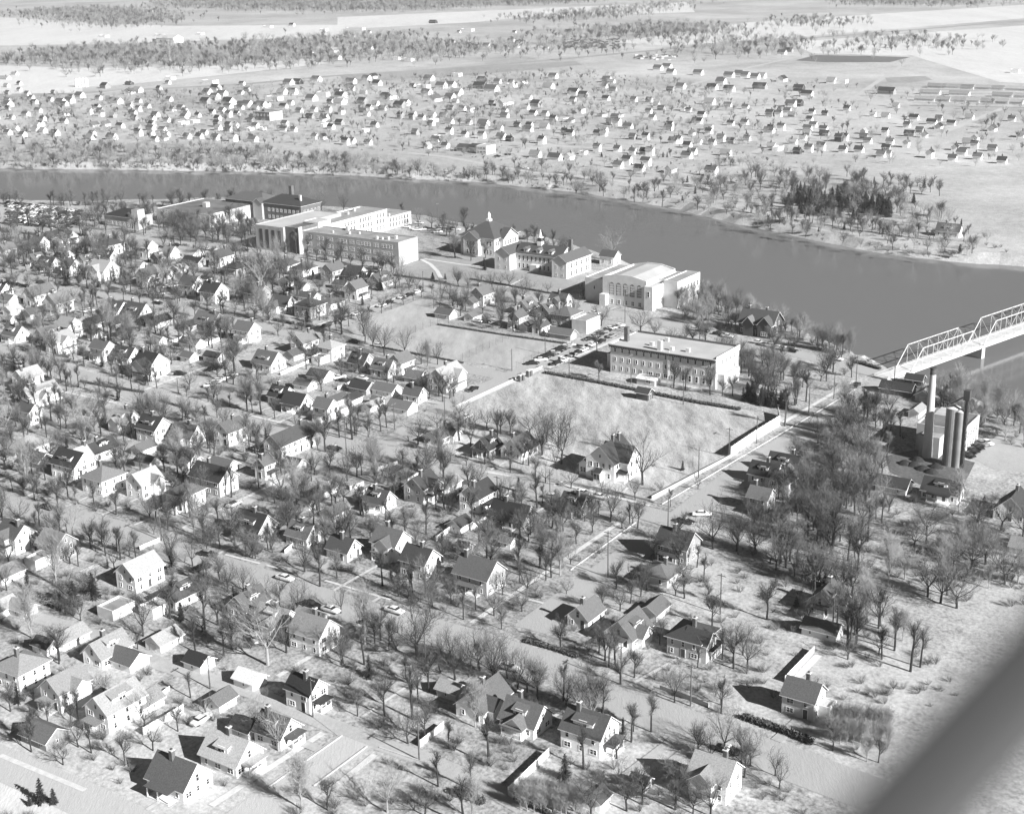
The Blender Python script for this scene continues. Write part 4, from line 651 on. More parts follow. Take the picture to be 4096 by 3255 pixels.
link('chimney', CHIM, r, (0, 4, 10.2)); link('chimney', CHIM, r, (-.5, 1.5, 10.4))

# ------------------------------------------------------------------ power plant
o = (412, -117); r = big('boiler_house', 'power plant', 'pale boiler house with dark roof standing behind the tall stack', *o)
wb, rb = flat_parts(14, 17, 8.6, 'conc', 'flatd', x0=0, y0=2.5); wb.obj('wall', r); rb.obj('roof', r); BLD.append((AB(412, -117).xy, 12, AB(414, -117), 11, 12)); BLD.append((AB(404, -129).xy, 12, AB(404, -129), 11, 8)); BLD.append((AB(392, -112).xy, 12, AB(392, -112), 12, 9))
for z in (1, 4.5): wins(r, o, '+x', -109.97, 407, 422, z, 5, (1.5, 1.9, 2))
mb = MB(); mb.box(-4.5, 1.5, -10.5, -6.1, 0, 6.5, 'conc', 'flat'); mb.obj('coal_hopper', r)
boxpart(r, 'clerestory', -121, -113, 412, 420, 8, 10.2, 'conc', o)
t = thing('smoke_stack', 'chimney stack', '', AB(401.3, -118.9), 0, fixed='tall pale round smoke stack with a blackened top'); mb = MB(); mb.smooth = True; n_ = 14
for i in range(n_): z0_, z1_ = 28.*i/n_, 28.*(i+1)/n_; mb.tube((0, 0, z0_), (0, 0, z1_), 1.5-.65*i/n_, 1.5-.65*(i+1)/n_, 'stack' if i < n_-1 else 'wK', 20, i == n_-1)
mb.obj('shaft', t); mb = MB(); mb.tube((0, 0, 27.6), (0, 0, 28.1), 1.,  1., 'wK', 20); mb.obj('rim', t)
for bb, aa, h, rr, lab in ((-111.2, 398.3, 17.8, 2.1, 'wider dark metal silo next to the smoke stack'), (-108.9, 397.6, 17.2, 1.3, 'slimmer pale metal silo in front of the boiler house')):
    t = thing('silo', 'silo', '', AB(aa, bb), 0, fixed=lab); mb = MB(); mb.smooth = False
    for i in range(9): mb.tube((0, 0, h*i/9), (0, 0, h*(i+1)/9-.06), rr, rr, 'metal', 22, i == 8); mb.tube((0, 0, h*(i+1)/9-.06), (0, 0, h*(i+1)/9), rr+.06, rr+.06, 'metal', 22)
    mb.obj('barrel', t); mb = MB(); mb.tube((0, 0, h), (0, 0, h+.9), rr+.05, .3, 'stone', 22); mb.obj('roof', t)
t = thing('coal_elevator', 'elevator', '', AB(397.4, -107.3), ROTG, fixed='thin dark coal elevator tower rising above the silos'); mb = MB()
for x in (-.5, .5):
    for y in (-.5, .5): mb.tube((x, y, 0), (x, y, 22), .09, .09, 'darksteel', 4)
for i in range(11): z = i*2; mb.tube((-.5, -.5, z), (.5, -.5, z+2), .05, .05, 'darksteel', 4); mb.tube((.5, -.5, z), (.5, .5, z+2), .05, .05, 'darksteel', 4); mb.tube((-.5, .5, z), (-.5, -.5, z+2), .05, .05, 'darksteel', 4)
mb.box(-.35, .35, -.35, .35, 0, 22, 'darksteel'); mb.obj('leg', t); mb = MB(); mb.box(-.9, .9, -.9, .9, 21, 24, 'darksteel'); mb.tube((-.6, 0, 22), (-5, 1.5, 18.6), .2, .2, 'darksteel', 6); mb.obj('head_house', t)
# dark sheds and pale tank near the bridge head
for i, (x, y, r_, w_, l_, wk, rk) in enumerate(((3590, 1572, 'B', 8, 15, 'K', 'd'), (3660, 1535, 'B', 6, 8, 'K', 'd'), (3700, 1595, 'A', 7, 9, 'L', 'l'), (3668, 1660, 'A', 5, 10, 'W', 'l'))):
    house(x, y, r_, w_, l_, 1, wk, rk, name='shed', detail=i != 0)
def mound(name, x, y, rx, ry, h, k, cat, phrase):
    rd = random.Random(int(x)); mb = MB(); mb.smooth = True; n = 12; rings = [(1, 0), (.75, .35), (.45, .75), (.2, .96)]; base = len(mb.v)
    prof = [[(rx*q*math.cos(t*6.2832/n)*(1+rd.uniform(-.12, .12)), ry*q*math.sin(t*6.2832/n)*(1+rd.uniform(-.12, .12)), h*z-.15) for t in range(n)] for q, z in rings]
    for a, b_ in zip(prof, prof[1:]):
        for t in range(n): mb.face([a[t], a[(t+1) % n], b_[(t+1) % n], b_[t]], k)
    mb.face(prof[-1], k); return thing(name, cat, phrase, G(x, y), ROTG, me=mb.mesh(name), group='coal heaps at the power plant')
for i, (x, y) in enumerate(((3620, 1856), (3655, 1862), (3690, 1878), (3725, 1890), (3670, 1842), (3745, 1868))): mound('coal_heap', x, y, 2.6, 2., 1.5, 'coal', 'coal heap', 'rounded black coal heap in the cinder yard')

# ------------------------------------------------------------------ bridge
def truss(root, p0, p1, h, n, k='steel'):
    """one side truss with chords, verticals and diagonals"""
    p0, p1 = Vector(p0), Vector(p1); d = (p1-p0)/n; mb = MB(); up_ = Vector((0, 0, h))
    def bar(a, b_, r_): mb.tube(a, b_, r_*.72, r_*.72, k, 4)
    bar(p0, p1, .28); bar(p0+d+up_, p1-d+up_, .3); bar(p0, p0+d+up_, .28); bar(p1, p1-d+up_, .28)
    for i in range(1, n): bar(p0+d*i, p0+d*i+up_, .14)
    for i in range(1, n-1):
        a, b_ = (p0+d*i+up_, p0+d*(i+1)) if i < n/2 else (p0+d*i, p0+d*(i+1)+up_); bar(a, b_, .11)
    mb.obj('truss', root)
bd = (AB(556.7, -130.7)-AB(482.9, -150.9)).normalized(); bn = Vector((-bd.y, bd.x, 0)); S0 = AB(482.9, -150.9)
rb_ = thing('truss_bridge', 'bridge', '', S0, 0, fixed='pale steel truss bridge crossing the river towards the far shore')
spans = [(0, 46), (47.5, 100), (101.5, 154), (155.5, 208)]; W_ = 6.4
for a, b_ in spans:
    for off in (0, W_): truss(rb_, bd*a+bn*off+Vector((0, 0, .9)), bd*b_+bn*off+Vector((0, 0, .9)), 7.2 if a == 0 else 8.2, 7)
    mb = MB(); nb = 7; dd = (b_-a)/nb; h = 7.2 if a == 0 else 8.2
    for i in range(1, nb): q = bd*(a+dd*i)+Vector((0, 0, .9+h)); mb.tube(q, q+bn*W_, .12, .12, 'steel', 4)
    for i in range(1, nb-1): q = bd*(a+dd*i)+Vector((0, 0, .9+h)); mb.tube(q, q+bn*W_+bd*dd, .07, .07, 'steel', 4)
    mb.obj('top_bracing', rb_)
mb = MB(); a0 = bd*-14-Vector((0, 0, .0)); e = bd*210
def slab(mb, p, q, n_, wd0, wd1, z0, z1, k):
    a, b_, c, d = p+n_*wd0, q+n_*wd0, q+n_*wd1, p+n_*wd1; lo, hi = Vector((0, 0, z0)), Vector((0, 0, z1))
    mb.face([a+hi, b_+hi, c+hi, d+hi], k); mb.face([d+lo, c+lo, b_+lo, a+lo], k); mb.face([a+lo, b_+lo, b_+hi, a+hi], k); mb.face([c+lo, d+lo, d+hi, c+hi], k); mb.face([a+lo, a+hi, d+hi, d+lo], k); mb.face([b_+lo, c+lo, c+hi, b_+hi], k)
slab(mb, a0, e, bn, .4, W_-.4, .35, .8, 'walk'); mb.obj('deck', rb_)
for off in (-.1, W_-.2): mb = MB(); slab(mb, bd*-2, e, bn, off, off+.3, -.2, .75, 'steel'); mb.obj('girder', rb_)
for off in (.3, W_-.4): mb = MB(); slab(mb, a0, e, bn, off, off+.1, 1.5, 1.62, 'steel'); slab(mb, a0, e, bn, off, off+.1, 1.1, 1.2, 'steel'); mb.obj('handrail', rb_)
for a in (46.7, 100.7, 154.7): mb = MB(); slab(mb, bd*(a-1.1), bd*(a+1.1), bn, -.6, W_+.6, -5.4, .1, 'conc'); mb.obj('pier', rb_)
mb = MB(); slab(mb, bd*-14, bd*1.5, bn, -.5, W_+.5, -5.4, .3, 'conc'); mb.obj('abutment', rb_)
ROADS.append(((S0+bd*-20+bn*3).xy, (S0+bd*60+bn*3).xy, 6))

# ------------------------------------------------------------------ fences, walls, hedges, poles, pillars
def unit_box(name, k, y=.12, z0=0): mb = MB(); mb.box(0, 1, -y/2, y/2, z0, 1, k); return mb.mesh(name)
PANEL = unit_box('panel', 'wW', .06, .03); PANELG = unit_box('panel', 'conc', .25); mb = MB(); mb.box(-.07, .07, -.07, .07, 0, 1.08, 'wY'); POST = mb.mesh('post'); mb = MB(); mb.box(-.04, .04, -.04, .04, 0, 1., 'darksteel'); SPOST = mb.mesh('post')
def fence(px, h, phrase, kind='board', seg=2.6):
    pts = [G(*q) for q in px]; root = thing({'board': 'board_fence', 'wall': 'low_wall', 'wire': 'wire_fence'}[kind], 'fence' if kind != 'wall' else 'wall', phrase, pts[0], 0, 'fences of the town')
    for a, b_ in zip(pts, pts[1:]):
        L_ = (b_-a).length; n = max(1, round(L_/(seg if kind != 'wire' else 5))); ang = math.atan2(b_.y-a.y, b_.x-a.x); st = L_/n
        for i in range(n):
            p = a-pts[0]+(b_-a)*i/n
            if kind != 'wire': q = link('panel', PANEL if kind == 'board' else PANELG, root, p); q.rotation_euler = (0, 0, ang); q.scale = (st-.02, 1, h)
            if kind != 'wall': q = link('post', POST if kind == 'board' else SPOST, root, p); q.scale = (1, 1, h)
        if kind == 'wire':
            mb = MB(); d = (b_-a).normalized()
            for k_ in range(int(h/.45)+1): mb.tube(a-pts[0]+Vector((0, 0, .1+k_*.45)), b_-pts[0]+Vector((0, 0, .1+k_*.45)), .012, .012, 'darksteel', 3, False)
            mb.obj('wire', root)
        ROADS.append((a.xy, b_.xy, .6))
    return root
for px, h, ph, kd in (([(2923, 1829), (3020, 1762), (3118, 1701)], 3.4, 'tall white board fence along the bridge street', 'board'), ([(3118, 1701), (3111, 1660)], 3.0, 'short return of tall white fence', 'board'), ([(2606, 1996), (2923, 1829)], 1.0, 'knee-high pale wall', 'wall'),
                      ([(575, 2940), (736, 2845)], 1.8, 'tall plain white garden fence', 'board'), ([(2033, 3180), (2196, 3022)], 1.8, 'long white garden fence', 'board'), ([(2033, 3180), (2206, 3262)], 1.2, 'low garden wall', 'wall'), ([(1681, 2987), (1776, 2911)], 1.6, 'pale leaning garden fence', 'board'),
                      ([(1124, 1501), (1236, 1452)], 1.3, 'white garden fence', 'board'), ([(1512, 1881), (1591, 1856)], 1.1, 'white picket fence', 'board'), ([(1400, 1961), (1456, 1942)], 1.4, 'short white fence', 'board'), ([(1428, 1991), (1488, 1958)], 1.4, 'short white fence', 'board'), ([(1063, 1951), (1194, 1891)], 1.5, 'white lane wall', 'wall'),
                      ([(808, 1391), (878, 1363)], 1.5, 'white yard fence', 'board'), ([(691, 1373), (742, 1352)], 1.3, 'low yard fence', 'board'), ([(1884, 2120), (1950, 2085)], 1.7, 'white yard fence', 'board'), ([(1766, 1977), (1828, 1932)], 1.8, 'white yard fence', 'board'), ([(3140, 2729), (3257, 2607)], 1.6, 'long bright white fence', 'board'), ([(2269, 1932), (2440, 1966)], .6, 'low retaining wall', 'wall'), ([(2456, 1970), (2603, 2006)], .6, 'low retaining wall', 'wall'),
                      ([(1818, 1630), (2169, 1468)], .7, 'low pale wall', 'wall'), ([(1350, 1560), (1420, 1530)], 1.3, 'short yard fence', 'board'), ([(560, 2200), (640, 2165)], 1.2, 'low fence', 'board'), ([(2640, 2755), (2835, 2828)], 1.0, 'low dark wall', 'wall'), ([(1140, 2215), (1175, 2185)], 1.2, 'short white fence', 'board'), ([(1745, 2165), (1800, 2125)], 1.5, 'white yard fence', 'board'), ([(610, 2810), (680, 2760)], 1.1, 'low fence', 'board'), ([(1090, 1870), (1150, 1845)], 1.4, 'white yard fence', 'board')):
    fence(px, h, ph, kd)
for px, h, ph in (([(1601, 1350), (1751, 1296), (2010, 1330), (2290, 1374)], 3, 'tall wire court fence'), ([(1850, 1442), (2060, 1345)], 3, 'tall wire court fence'), ([(2065, 1470), (2270, 1378)], 2.5, 'wire fence'), ([(2177, 1488), (2480, 1546), (2900, 1626), (3108, 1656)], 1.8, 'long wire fence'), ([(1610, 1350), (1800, 1385)], 1.5, 'wire court fence'), ([(2500, 1550), (2490, 1555)], 2, 'wire gate')):
    fence(px, h, ph, 'wire')
def blob_bush(px, wd, h, name, k, ph, cat='hedge', dens=70):
    """hedge: thousands of small leaf-and-twig faces filling a strip"""
    pts = [G(*q) for q in px]; mb = MB(); rd = random.Random(int(px[0][0]))
    for a, b_ in zip(pts, pts[1:]):
        L_ = (b_-a).length; d = (b_-a).normalized(); n_ = Vector((-d.y, d.x, 0))
        for _ in range(int(L_*dens)):
            p = a-pts[0]+d*rd.uniform(0, L_)+n_*rd.uniform(-wd/2, wd/2)*(1-rd.random()*.3)+Vector((0, 0, rd.uniform(.0, h)*(.7+.3*rd.random())))
            u = Vector((rd.uniform(-1, 1), rd.uniform(-1, 1), rd.uniform(-.2, 1))).normalized()*rd.uniform(.25, .6); v = u.orthogonal().normalized()*rd.uniform(.1, .3); mb.face([p-u-v, p+u-v*.3, p+u*.3+v], k)
        ROADS.append((a.xy, b_.xy, wd/2))
    return thing(name, cat, ph, pts[0], 0, 'hedges', mb.mesh(name))
for px, wd, h, ph in (([(1517, 1390), (1690, 1422), (1851, 1453)], .6, .5, 'long thin dark hedge'), ([(1750, 1300), (2020, 1342), (2330, 1386)], .6, .6, 'long thin dark hedge'), ([(2177, 1492), (2400, 1533), (2640, 1582), (2800, 1614), (2960, 1640)], 1.9, .9, 'broad dark hedge'), ([(1434, 1077), (1534, 1098)], 1.2, .9, 'clipped hedge'), ([(1576, 1102), (1785, 1132)], .8, .7, 'clipped hedge'),
                      ([(322, 1528), (450, 1552), (575, 1572)], 1.2, .8, 'low street hedge'), ([(1095, 1282), (1175, 1298)], 1.5, 1.2, 'dark house hedge'), ([(1190, 1300), (1240, 1312)], 1.6, 1.2, 'dark house hedge'), ([(110, 2378), (250, 2440)], 2, 1.3, 'thick brown hedge'), ([(2970, 2870), (3110, 2920), (3250, 2975)], 1.8, 1.3, 'thick dark hedge'), ([(640, 1605), (735, 1632)], .8, .6, 'low island hedge'),
                      ([(1880, 1118), (2010, 1140), (2200, 1175)], .8, .7, 'clipped hedge'), ([(1811, 3170), (1935, 3215)], 1.8, 1.4, 'dense dark hedge'), ([(3424, 1450), (3520, 1478)], 1.5, 1., 'dark roadside hedge'), ([(2100, 2565), (2240, 2605), (2310, 2630)], 1.3, .8, 'dark boulevard hedge'), ([(2060, 3190), (2130, 3225), (2220, 3265)], 1.2, 1.2, 'dark garden hedge')):
    blob_bush(px, wd, h, 'hedge', 'hedge', ph)
def pole_mesh(h, arms=1, k='wood'):
    mb = MB(); mb.tube((0, 0, -.2), (0, 0, h), .17, .11, k, 7); me = mb.mesh('shaft'); ar = MB()
    for i in range(arms): ar.box(-1.15, 1.15, -.07, .07, h-.6-i*.9, h-.46-i*.9, k)
    for i in range(arms):
        for x in (-1., -.4, .4, 1.): ar.tube((x, 0, h-.46-i*.9), (x, 0, h-.28-i*.9), .05, .05, 'stone', 5)
    return me, ar.mesh('crossarm')
PM = {1: pole_mesh(10.2, 1), 2: pole_mesh(12.5, 2)}
for i, (x, y, h) in enumerate(((2881,2456,10.4),(2794,1911,9.5),(2432,2309,12.5),(2672,2110,9.5),(2915,1829,9.5),(3026,1773,9),(3140,1705,9),(3235,1651,9.5),(3335,1595,9.5),(3424,1534,9.5),(3577,1523,9),(2048,1484,8.5),(2181,1417,8),(2277,1497,9),(1780,1684,8.5),(565,1634,8.5),(892,1454,9),(714,1574,6),(1386,1818,12),(1579,1718,9),(1035,1954,12.5),(1221,1332,9.5),(1065,1025,8),(1693,1153,8),(1735,1234,9),(647,2162,9.5),(1702,2657,8),(841,2754,7.5),(1252,2868,9),(1677,3039,8),(2762,2823,9.5),(2484,2737,9),(2500,1292,14),(1752,890,11),(2468,1058,9.5),(2524,1535,11),(2733,1618,8.5),(1130,1008,13),(652,1385,9),(587,1420,11),(1270,1270,9),(2200,1990,8.5),(1990,2010,8),(3330,2520,9),(3255,2440,8))):
    t = thing('utility_pole', 'pole', 'wooden utility pole', G(x, y), ROTG+R(90 if i % 2 else 0), 'utility poles'); me, ar = PM[2 if h > 11.5 else 1]; s = h/(12.5 if h > 11.5 else 10.2)
    for nm, q in (('shaft', me), ('crossarm', ar)): k_ = link(nm, q, t); k_.scale = (1, 1, s)
mb = MB(); mb.box(-.55, .55, -.55, .55, 0, 2.3, 'brickd'); PIL = mb.mesh('shaft'); mb = MB(); mb.box(-.7, .7, -.7, .7, 2.3, 2.55, 'stone'); PCAP = mb.mesh('cap')
for x, y in ((2079, 1526), (2092, 1521), (2113, 1507), (2123, 1503), (2240, 1450)): t = thing('gate_pillar', 'pillar', 'dark brick gate pillar', G(x, y), ROTG, 'gate pillars at the field entrance'); link('shaft', PIL, t); link('cap', PCAP, t)
for x, y, h in ((1605, 530, 22), (1905, 580, 22), (2540, 672, 14), (683, 268, 45)):
    t = thing('radio_mast', 'mast', 'thin pale mast', G(x, y), 0, 'masts across the river'); mb = MB()
    for q in ((-.4, -.3), (.4, -.3), (0, .4)): mb.tube((q[0], q[1], 0), (q[0]*.4, q[1]*.4, h), .07, .05, 'steel', 4)
    for i in range(int(h/2)): mb.tube((-.35, -.25, i*2), (.35, -.25, i*2+2), .04, .04, 'steel', 3)
    mb.obj('shaft', t)
# modern riverside house on the far bank
r = thing('riverside_house', 'house', '', G(1905, 612), ROTG, fixed='modern house with banded windows and flat roofs above the far shore'); block_o = (G(1905, 612).dot(AV), G(1905, 612).dot(BV))
for nm, x0, x1, y0, y1, h, w_, rk in (('left', -18, -6, 0, 9, 4.2, 'wG', 'rg'), ('centre', -6, 3, -1, 9, 5, 'wL', 'rd'), ('right', 3, 12, -4, 8, 6.2, 'wW', 'flatl')):
    wb, rb = (flat_parts(x1-x0, y1-y0, h, w_, rk, x0=(x0+x1)/2, y0=(y0+y1)/2, par=.2) if nm == 'right' else gable_parts(x1-x0, y1-y0, h-1, 2.2, 'B', w_, rk, x0=(x0+x1)/2, y0=(y0+y1)/2)); wb.obj(nm+'_wall', r); rb.obj(nm+'_roof', r)
for z in (1, 3.8):
    for i in range(3): link('window', WIN[(2.6, 1.5, 3)], r, (4.5+i*2.9, -4.02, z))
# brick block, long shed, dark shed, tanks, cabin across the river
r = thing('brick_block', 'building', '', G(1072, 478), ROTG, fixed='dark square brick block with a bright end wall across the river'); wb, rb = flat_parts(20, 17, 7.5, 'brickd', 'flat', cop='stone'); wb.obj('wall', r); rb.obj('roof', r); mb = MB(); mb.box(10.01, 10.15, -8.5, 8.5, 0, 7.4, 'wL'); mb.obj('end_wall', r); mb = MB(); mb.box(-5, -2, -2, 2, 7, 9, 'brickd'); mb.obj('stair_head', r)
for i in range(5): link('window', WIN[(1.5, 1.9, 2)], r, (-8+i*4, -8.52, 4))
r = thing('exhibition_hall', 'hall', '', G(680, 172), ROTG, fixed='white arched hall standing alone in the far pasture'); wb, rb = gable_parts(40, 22, 8, 5, 'B', 'wW', 'rw'); wb.obj('wall', r); rb.obj('roof', r); mb = MB(); mb.box(-34, -20.3, -8, 8, 0, 6, 'wW'); mb.obj('annex', r)
for i in range(4): t = thing('storage_tank', 'tank', 'upright white storage tank', G(308+i*13, 348), 0, 'white tanks by the railway'); mb = MB(); mb.tube((0, 0, 0), (0, 0, 9), 2.1, 2.1, 'wW', 14); mb.obj('barrel', t); mb = MB(); mb.tube((0, 0, 9), (0, 0, 10), 2.15, .4, 'rw', 14); mb.obj('roof', t)
house(518, 340, 'B', 10, 18, 1, 'K', 'd', name='shed', detail=False)
house(3796, 944, 'B', 9, 15, 1.5, 'W', 'g', name='cabin', extras='n'); house(2846, 704, 'B', 9, 12, 2, 'W', 'g', name='lodge')
house(20, 318, 'B', 12, 30, 1, 'W', 'l', name='barn', detail=False); house(60, 300, 'B', 9, 18, 1, 'W', 'l', name='barn', detail=False)
for i in range(3):
    for j in range(7): 
        if random.random() < .85: house(3745+j*58-i*20+random.uniform(-6, 6), 352+i*26+j*2, 'B', 6, 19, 1, 'Y', 'l', name='barrack', detail=False)

# ------------------------------------------------------------------ cars
def loft(secs, k):
    """closed hull through cross-sections (x, half width, z low, z high, shoulder)"""
    mb = MB(); mb.smooth = True; rings = []
    for x, hw, z0_, z1_, s in secs: rings.append([(x, -hw*.9, z0_), (x, -hw, z0_+(z1_-z0_)*.45), (x, -hw*s, z1_-.05), (x, -hw*s*.7, z1_), (x, hw*s*.7, z1_), (x, hw*s, z1_-.05), (x, hw, z0_+(z1_-z0_)*.45), (x, hw*.9, z0_)])
    for a, b_ in zip(rings, rings[1:]):
        for i in range(8): mb.face([a[i], a[(i+1) % 8], b_[(i+1) % 8], b_[i]], k)
    mb.face(rings[0][::-1], k); mb.face(rings[-1], k); return mb
BODY = [(-2.6, .72, .5, .82, .85), (-2.5, .86, .38, .95, .88), (-1.7, .95, .3, 1.02, .9), (-.9, .97, .28, 1.05, .92), (.9, .97, .28, 1.06, .92), (1.7, .94, .3, 1.0, .88), (2.45, .88, .36, .92, .82), (2.6, .7, .5, .8, .8)]
GLASS = [(-1.55, .74, 1.0, 1.04, .9), (-1.1, .76, 1.0, 1.42, .86), (.35, .78, 1.02, 1.46, .86), (1.05, .76, 1.02, 1.06, .9)]
ROOF = [(-1.25, .62, 1.34, 1.4, .95), (-.95, .68, 1.4, 1.52, .92), (.15, .7, 1.42, 1.57, .92), (.5, .64, 1.38, 1.44, .95)]
CARM = {}
for k in 'WGK': CARM[k] = loft(BODY, 'car'+k).mesh('body'); CARM['r'+k] = loft(ROOF, 'car'+k).mesh('roof_panel')
CARM['g'] = loft(GLASS, 'glass').mesh('window_glass')
mb = MB(); mb.tube((0, -.11, 0), (0, .11, 0), .34, .34, 'tyre', 12); mb.tube((0, -.13, 0), (0, .13, 0), .17, .17, 'chrome', 8); CARM['w'] = mb.mesh('wheel')
mb = MB(); mb.box(-.08, .08, -.85, .85, .42, .6, 'chrome'); CARM['b'] = mb.mesh('bumper')
def car(x, y, tone='W', roof=None, ang=90, full=True, grp='cars parked along the streets', pos=None):
    """ang: 90 = nose along the A direction, 0 = along B"""
    roof = roof or tone; nm = dict(W='cream', G='grey', K='black'); ph = f'{nm[tone]} rounded sedan' if roof == tone else f'two-tone {nm[tone]} sedan with {nm[roof]} roof'
    p = pos if pos is not None else G(x, y); p = Vector((p.x, p.y, .16)); t = thing('parked_car', 'car', ph, p, ROTG+R(ang), grp)
    link('body', CARM[tone], t); link('window_glass', CARM['g'], t); link('roof_panel', CARM['r'+roof], t)
    if full:
        for sx in (-1.6, 1.65):
            for sy in (-.82, .82): link('wheel', CARM['w'], t, (sx, sy, .34))
        for sx in (-2.62, 2.62): link('bumper', CARM['b'], t, (sx, 0, 0))
    return t
C14 = [(840,1335,'K'),(900,1310,'G'),(950,1290,'W'),(990,1275,'K'),(1050,1255,'G'),(1150,1215,'W'),(1205,1195,'K'),(1380,1135,'W'),(1450,1105,'K'),(1580,1055,'W'),(1640,1037,'K'),(1720,1007,'W')]
for x, y, k in C14: car(*P('t14', x, y+8), k, None, 90)
for x, y, k in ((780,1352,'K'),(850,1325,'W'),(872,1303,'K'),(920,1284,'K'),(955,1268,'G'),(987,1248,'K'),(1018,1232,'K'),(1050,1218,'G'),(1086,1203,'W')): car(*P('t13', x, y), k, 'W' if k == 'G' else None, 40)
for x, y, k in ((975,1352,'K'),(1045,1325,'W'),(1110,1285,'G'),(1148,1266,'K'),(1205,1240,'W'),(1275,1198,'W'),(1345,1172,'K'),(1432,1127,'G')): car(*P('t13', x, y), k, None, 90)
for x, y, k in ((1250,1152,'K'),(1292,1132,'G'),(1325,1112,'K'),(1355,1096,'G'),(1385,1082,'K'),(1425,1066,'W'),(1457,1058,'G'),(1490,1046,'W')): car(*P('t13', x, y), k, None, 60)
for x, y, k, a in ((1740,352,'W',10),(1620,388,'W',10),(1690,405,'W',20),(1722,416,'W',20),(1770,412,'W',20),(1920,437,'W',45),(1962,390,'W',10),(2002,389,'W',10),(2032,400,'G',10),(2062,408,'K',10),(2098,413,'W',10)): car(*P('t14', x, y), k, None, a)
for x, y, k in ((500,40,'W'),(560,50,'K'),(675,72,'K'),(735,90,'W'),(955,135,'W'),(1010,152,'G'),(1055,160,'W'),(1105,175,'W'),(1150,185,'W'),(1195,194,'K'),(1520,255,'W')): car(*P('t16', x, y), k, None, 0)
for tn, x, y, k, rf, a in (('t4',1240,742,'G','W',0),('t4',1370,772,'W',None,0),('t4',1000,772,'G','W',15),('t4',1115,800,'K',None,15),('t4',2040,965,'K','W',0),('t5',165,562,'W','W',30),('t3',1110,155,'K',None,0),('t3',1312,188,'W',None,0),('t3',940,1070,'K','W',0),('t3',2125,562,'K',None,90),('t3',30,455,'G','W',90),
    ('t2',1800,742,'W',None,60),('t2',1835,722,'G','W',60),('t2',1870,703,'W',None,60),('t2',1905,684,'W',None,60),('t2',1940,668,'K',None,60),('t2',1985,655,'W','K',60),('t2',1812,604,'K',None,90),('t2',1858,594,'K',None,90),('t2',1500,636,'G',None,90),('t2',1540,645,'K',None,20),('t2',150,545,'W',None,0),('t2',100,525,'W','G',0),
    ('t7',410,292,'K',None,0),('t7',1785,692,'K','G',10),('t7',1732,812,'K',None,80),('t6',520,692,'W',None,0),('t6',745,918,'K',None,0),('t6',915,965,'W',None,0),('t6',1465,972,'W',None,0),('t6',1260,1085,'K','W',0),('t6',260,1215,'W',None,-30),('t11',270,545,'W',None,0),('t11',1985,1195,'K','W',0),
    ('t1',75,918,'K',None,0),('t1',135,928,'K','W',0),('t1',205,942,'K','W',0),('t1',345,918,'K',None,0),('t1',1330,1088,'K','W',0),('t1',1345,1012,'W',None,20),('t1',1410,952,'G','W',70),('t1',1500,940,'W',None,70),('t1',670,517,'K',None,30),('t1',605,572,'W',None,10),('t1',700,1160,'W',None,0),('t1',760,1150,'W',None,0),('t1',1490,600,'K',None,0),('t1',1560,605,'G',None,0),('t1',1745,632,'W',None,0),('t1',1800,640,'W',None,0),
    ('t17',1655,1450,'K',None,-30),('t17',1690,1412,'K',None,-30),('t17',1730,1384,'K',None,-30),('t17',1765,1352,'G',None,-30),('t17',1810,1345,'W',None,-30),('t17',695,850,'K',None,90),('t3',1180,470,'W',None,0),('t3',1030,485,'K','W',20),('t3',980,460,'W',None,70),('t3',2070,800,'W',None,90),('t13',330,1005,'W',None,0),('t13',390,1010,'K',None,0),('t13',790,860,'W',None,0),('t13',1290,940,'W',None,0),('t2',1440,1590,'W',None,10),('t2',1100,205,'G',None,90),('t3',80,1550,'W','K',90),('t3',300,1250,'W',None,10),('t9',1700,710,'W',None,90),('t1',2060,640,'K',None,10),('f2',985,968,'K',None,20),('f2',1050,957,'K','W',20),('f2',1115,1040,'K',None,0),('f2',1160,1044,'W',None,0)):
    car(*P(tn, x, y), k, rf, a)
lot0 = G(10, 905); la, lb = lot0.dot(AV), lot0.dot(BV)
rl = random.Random(3)
a_top = G(180, 828).dot(AV); rows = []
pA, pB = G(0, 905), G(0, 828)
for ri, yy in enumerate((832, 845, 859, 873, 887, 902)):
    q = G(180, yy); aa = q.dot(AV); xs = range(-30, 380, 1)
    bmin, bmax = G(-20, yy-8).dot(BV), G(372 if yy < 880 else 320, yy+8).dot(BV); bb = bmin
    while bb < bmax:
        if rl.random() < .86: car(0, 0, rl.choice('WWWKKG'), rl.choice((None, None, 'W')), 90+rl.uniform(-3, 3), False, 'cars packed in the parking lot by the river', AB(aa+rl.uniform(-.4, .4), bb))
        bb += 2.75
# scrap yard and far cars
far_scrap = MB(); rs = random.Random(5)
for i in range(170):
    p = G(2260+rs.uniform(0, 220), 158+rs.uniform(0, 38)); s = rs.uniform(1.5, 3.5); far_scrap.box(p.x-s, p.x+s, p.y-1, p.y+1, 0, rs.uniform(1, 2.2), rs.choice(('darksteel', 'wK', 'wG')))
for i in range(60):
    p = G(2540+rs.uniform(0, 170), 222+rs.uniform(0, 20)); s = rs.uniform(1., 2.5); far_scrap.box(p.x-s, p.x+s, p.y-1, p.y+1, 0, rs.uniform(1, 2), rs.choice(('darksteel', 'wL', 'wG')))
o = far_scrap.obj('scrap_heaps'); o['kind'] = 'stuff'

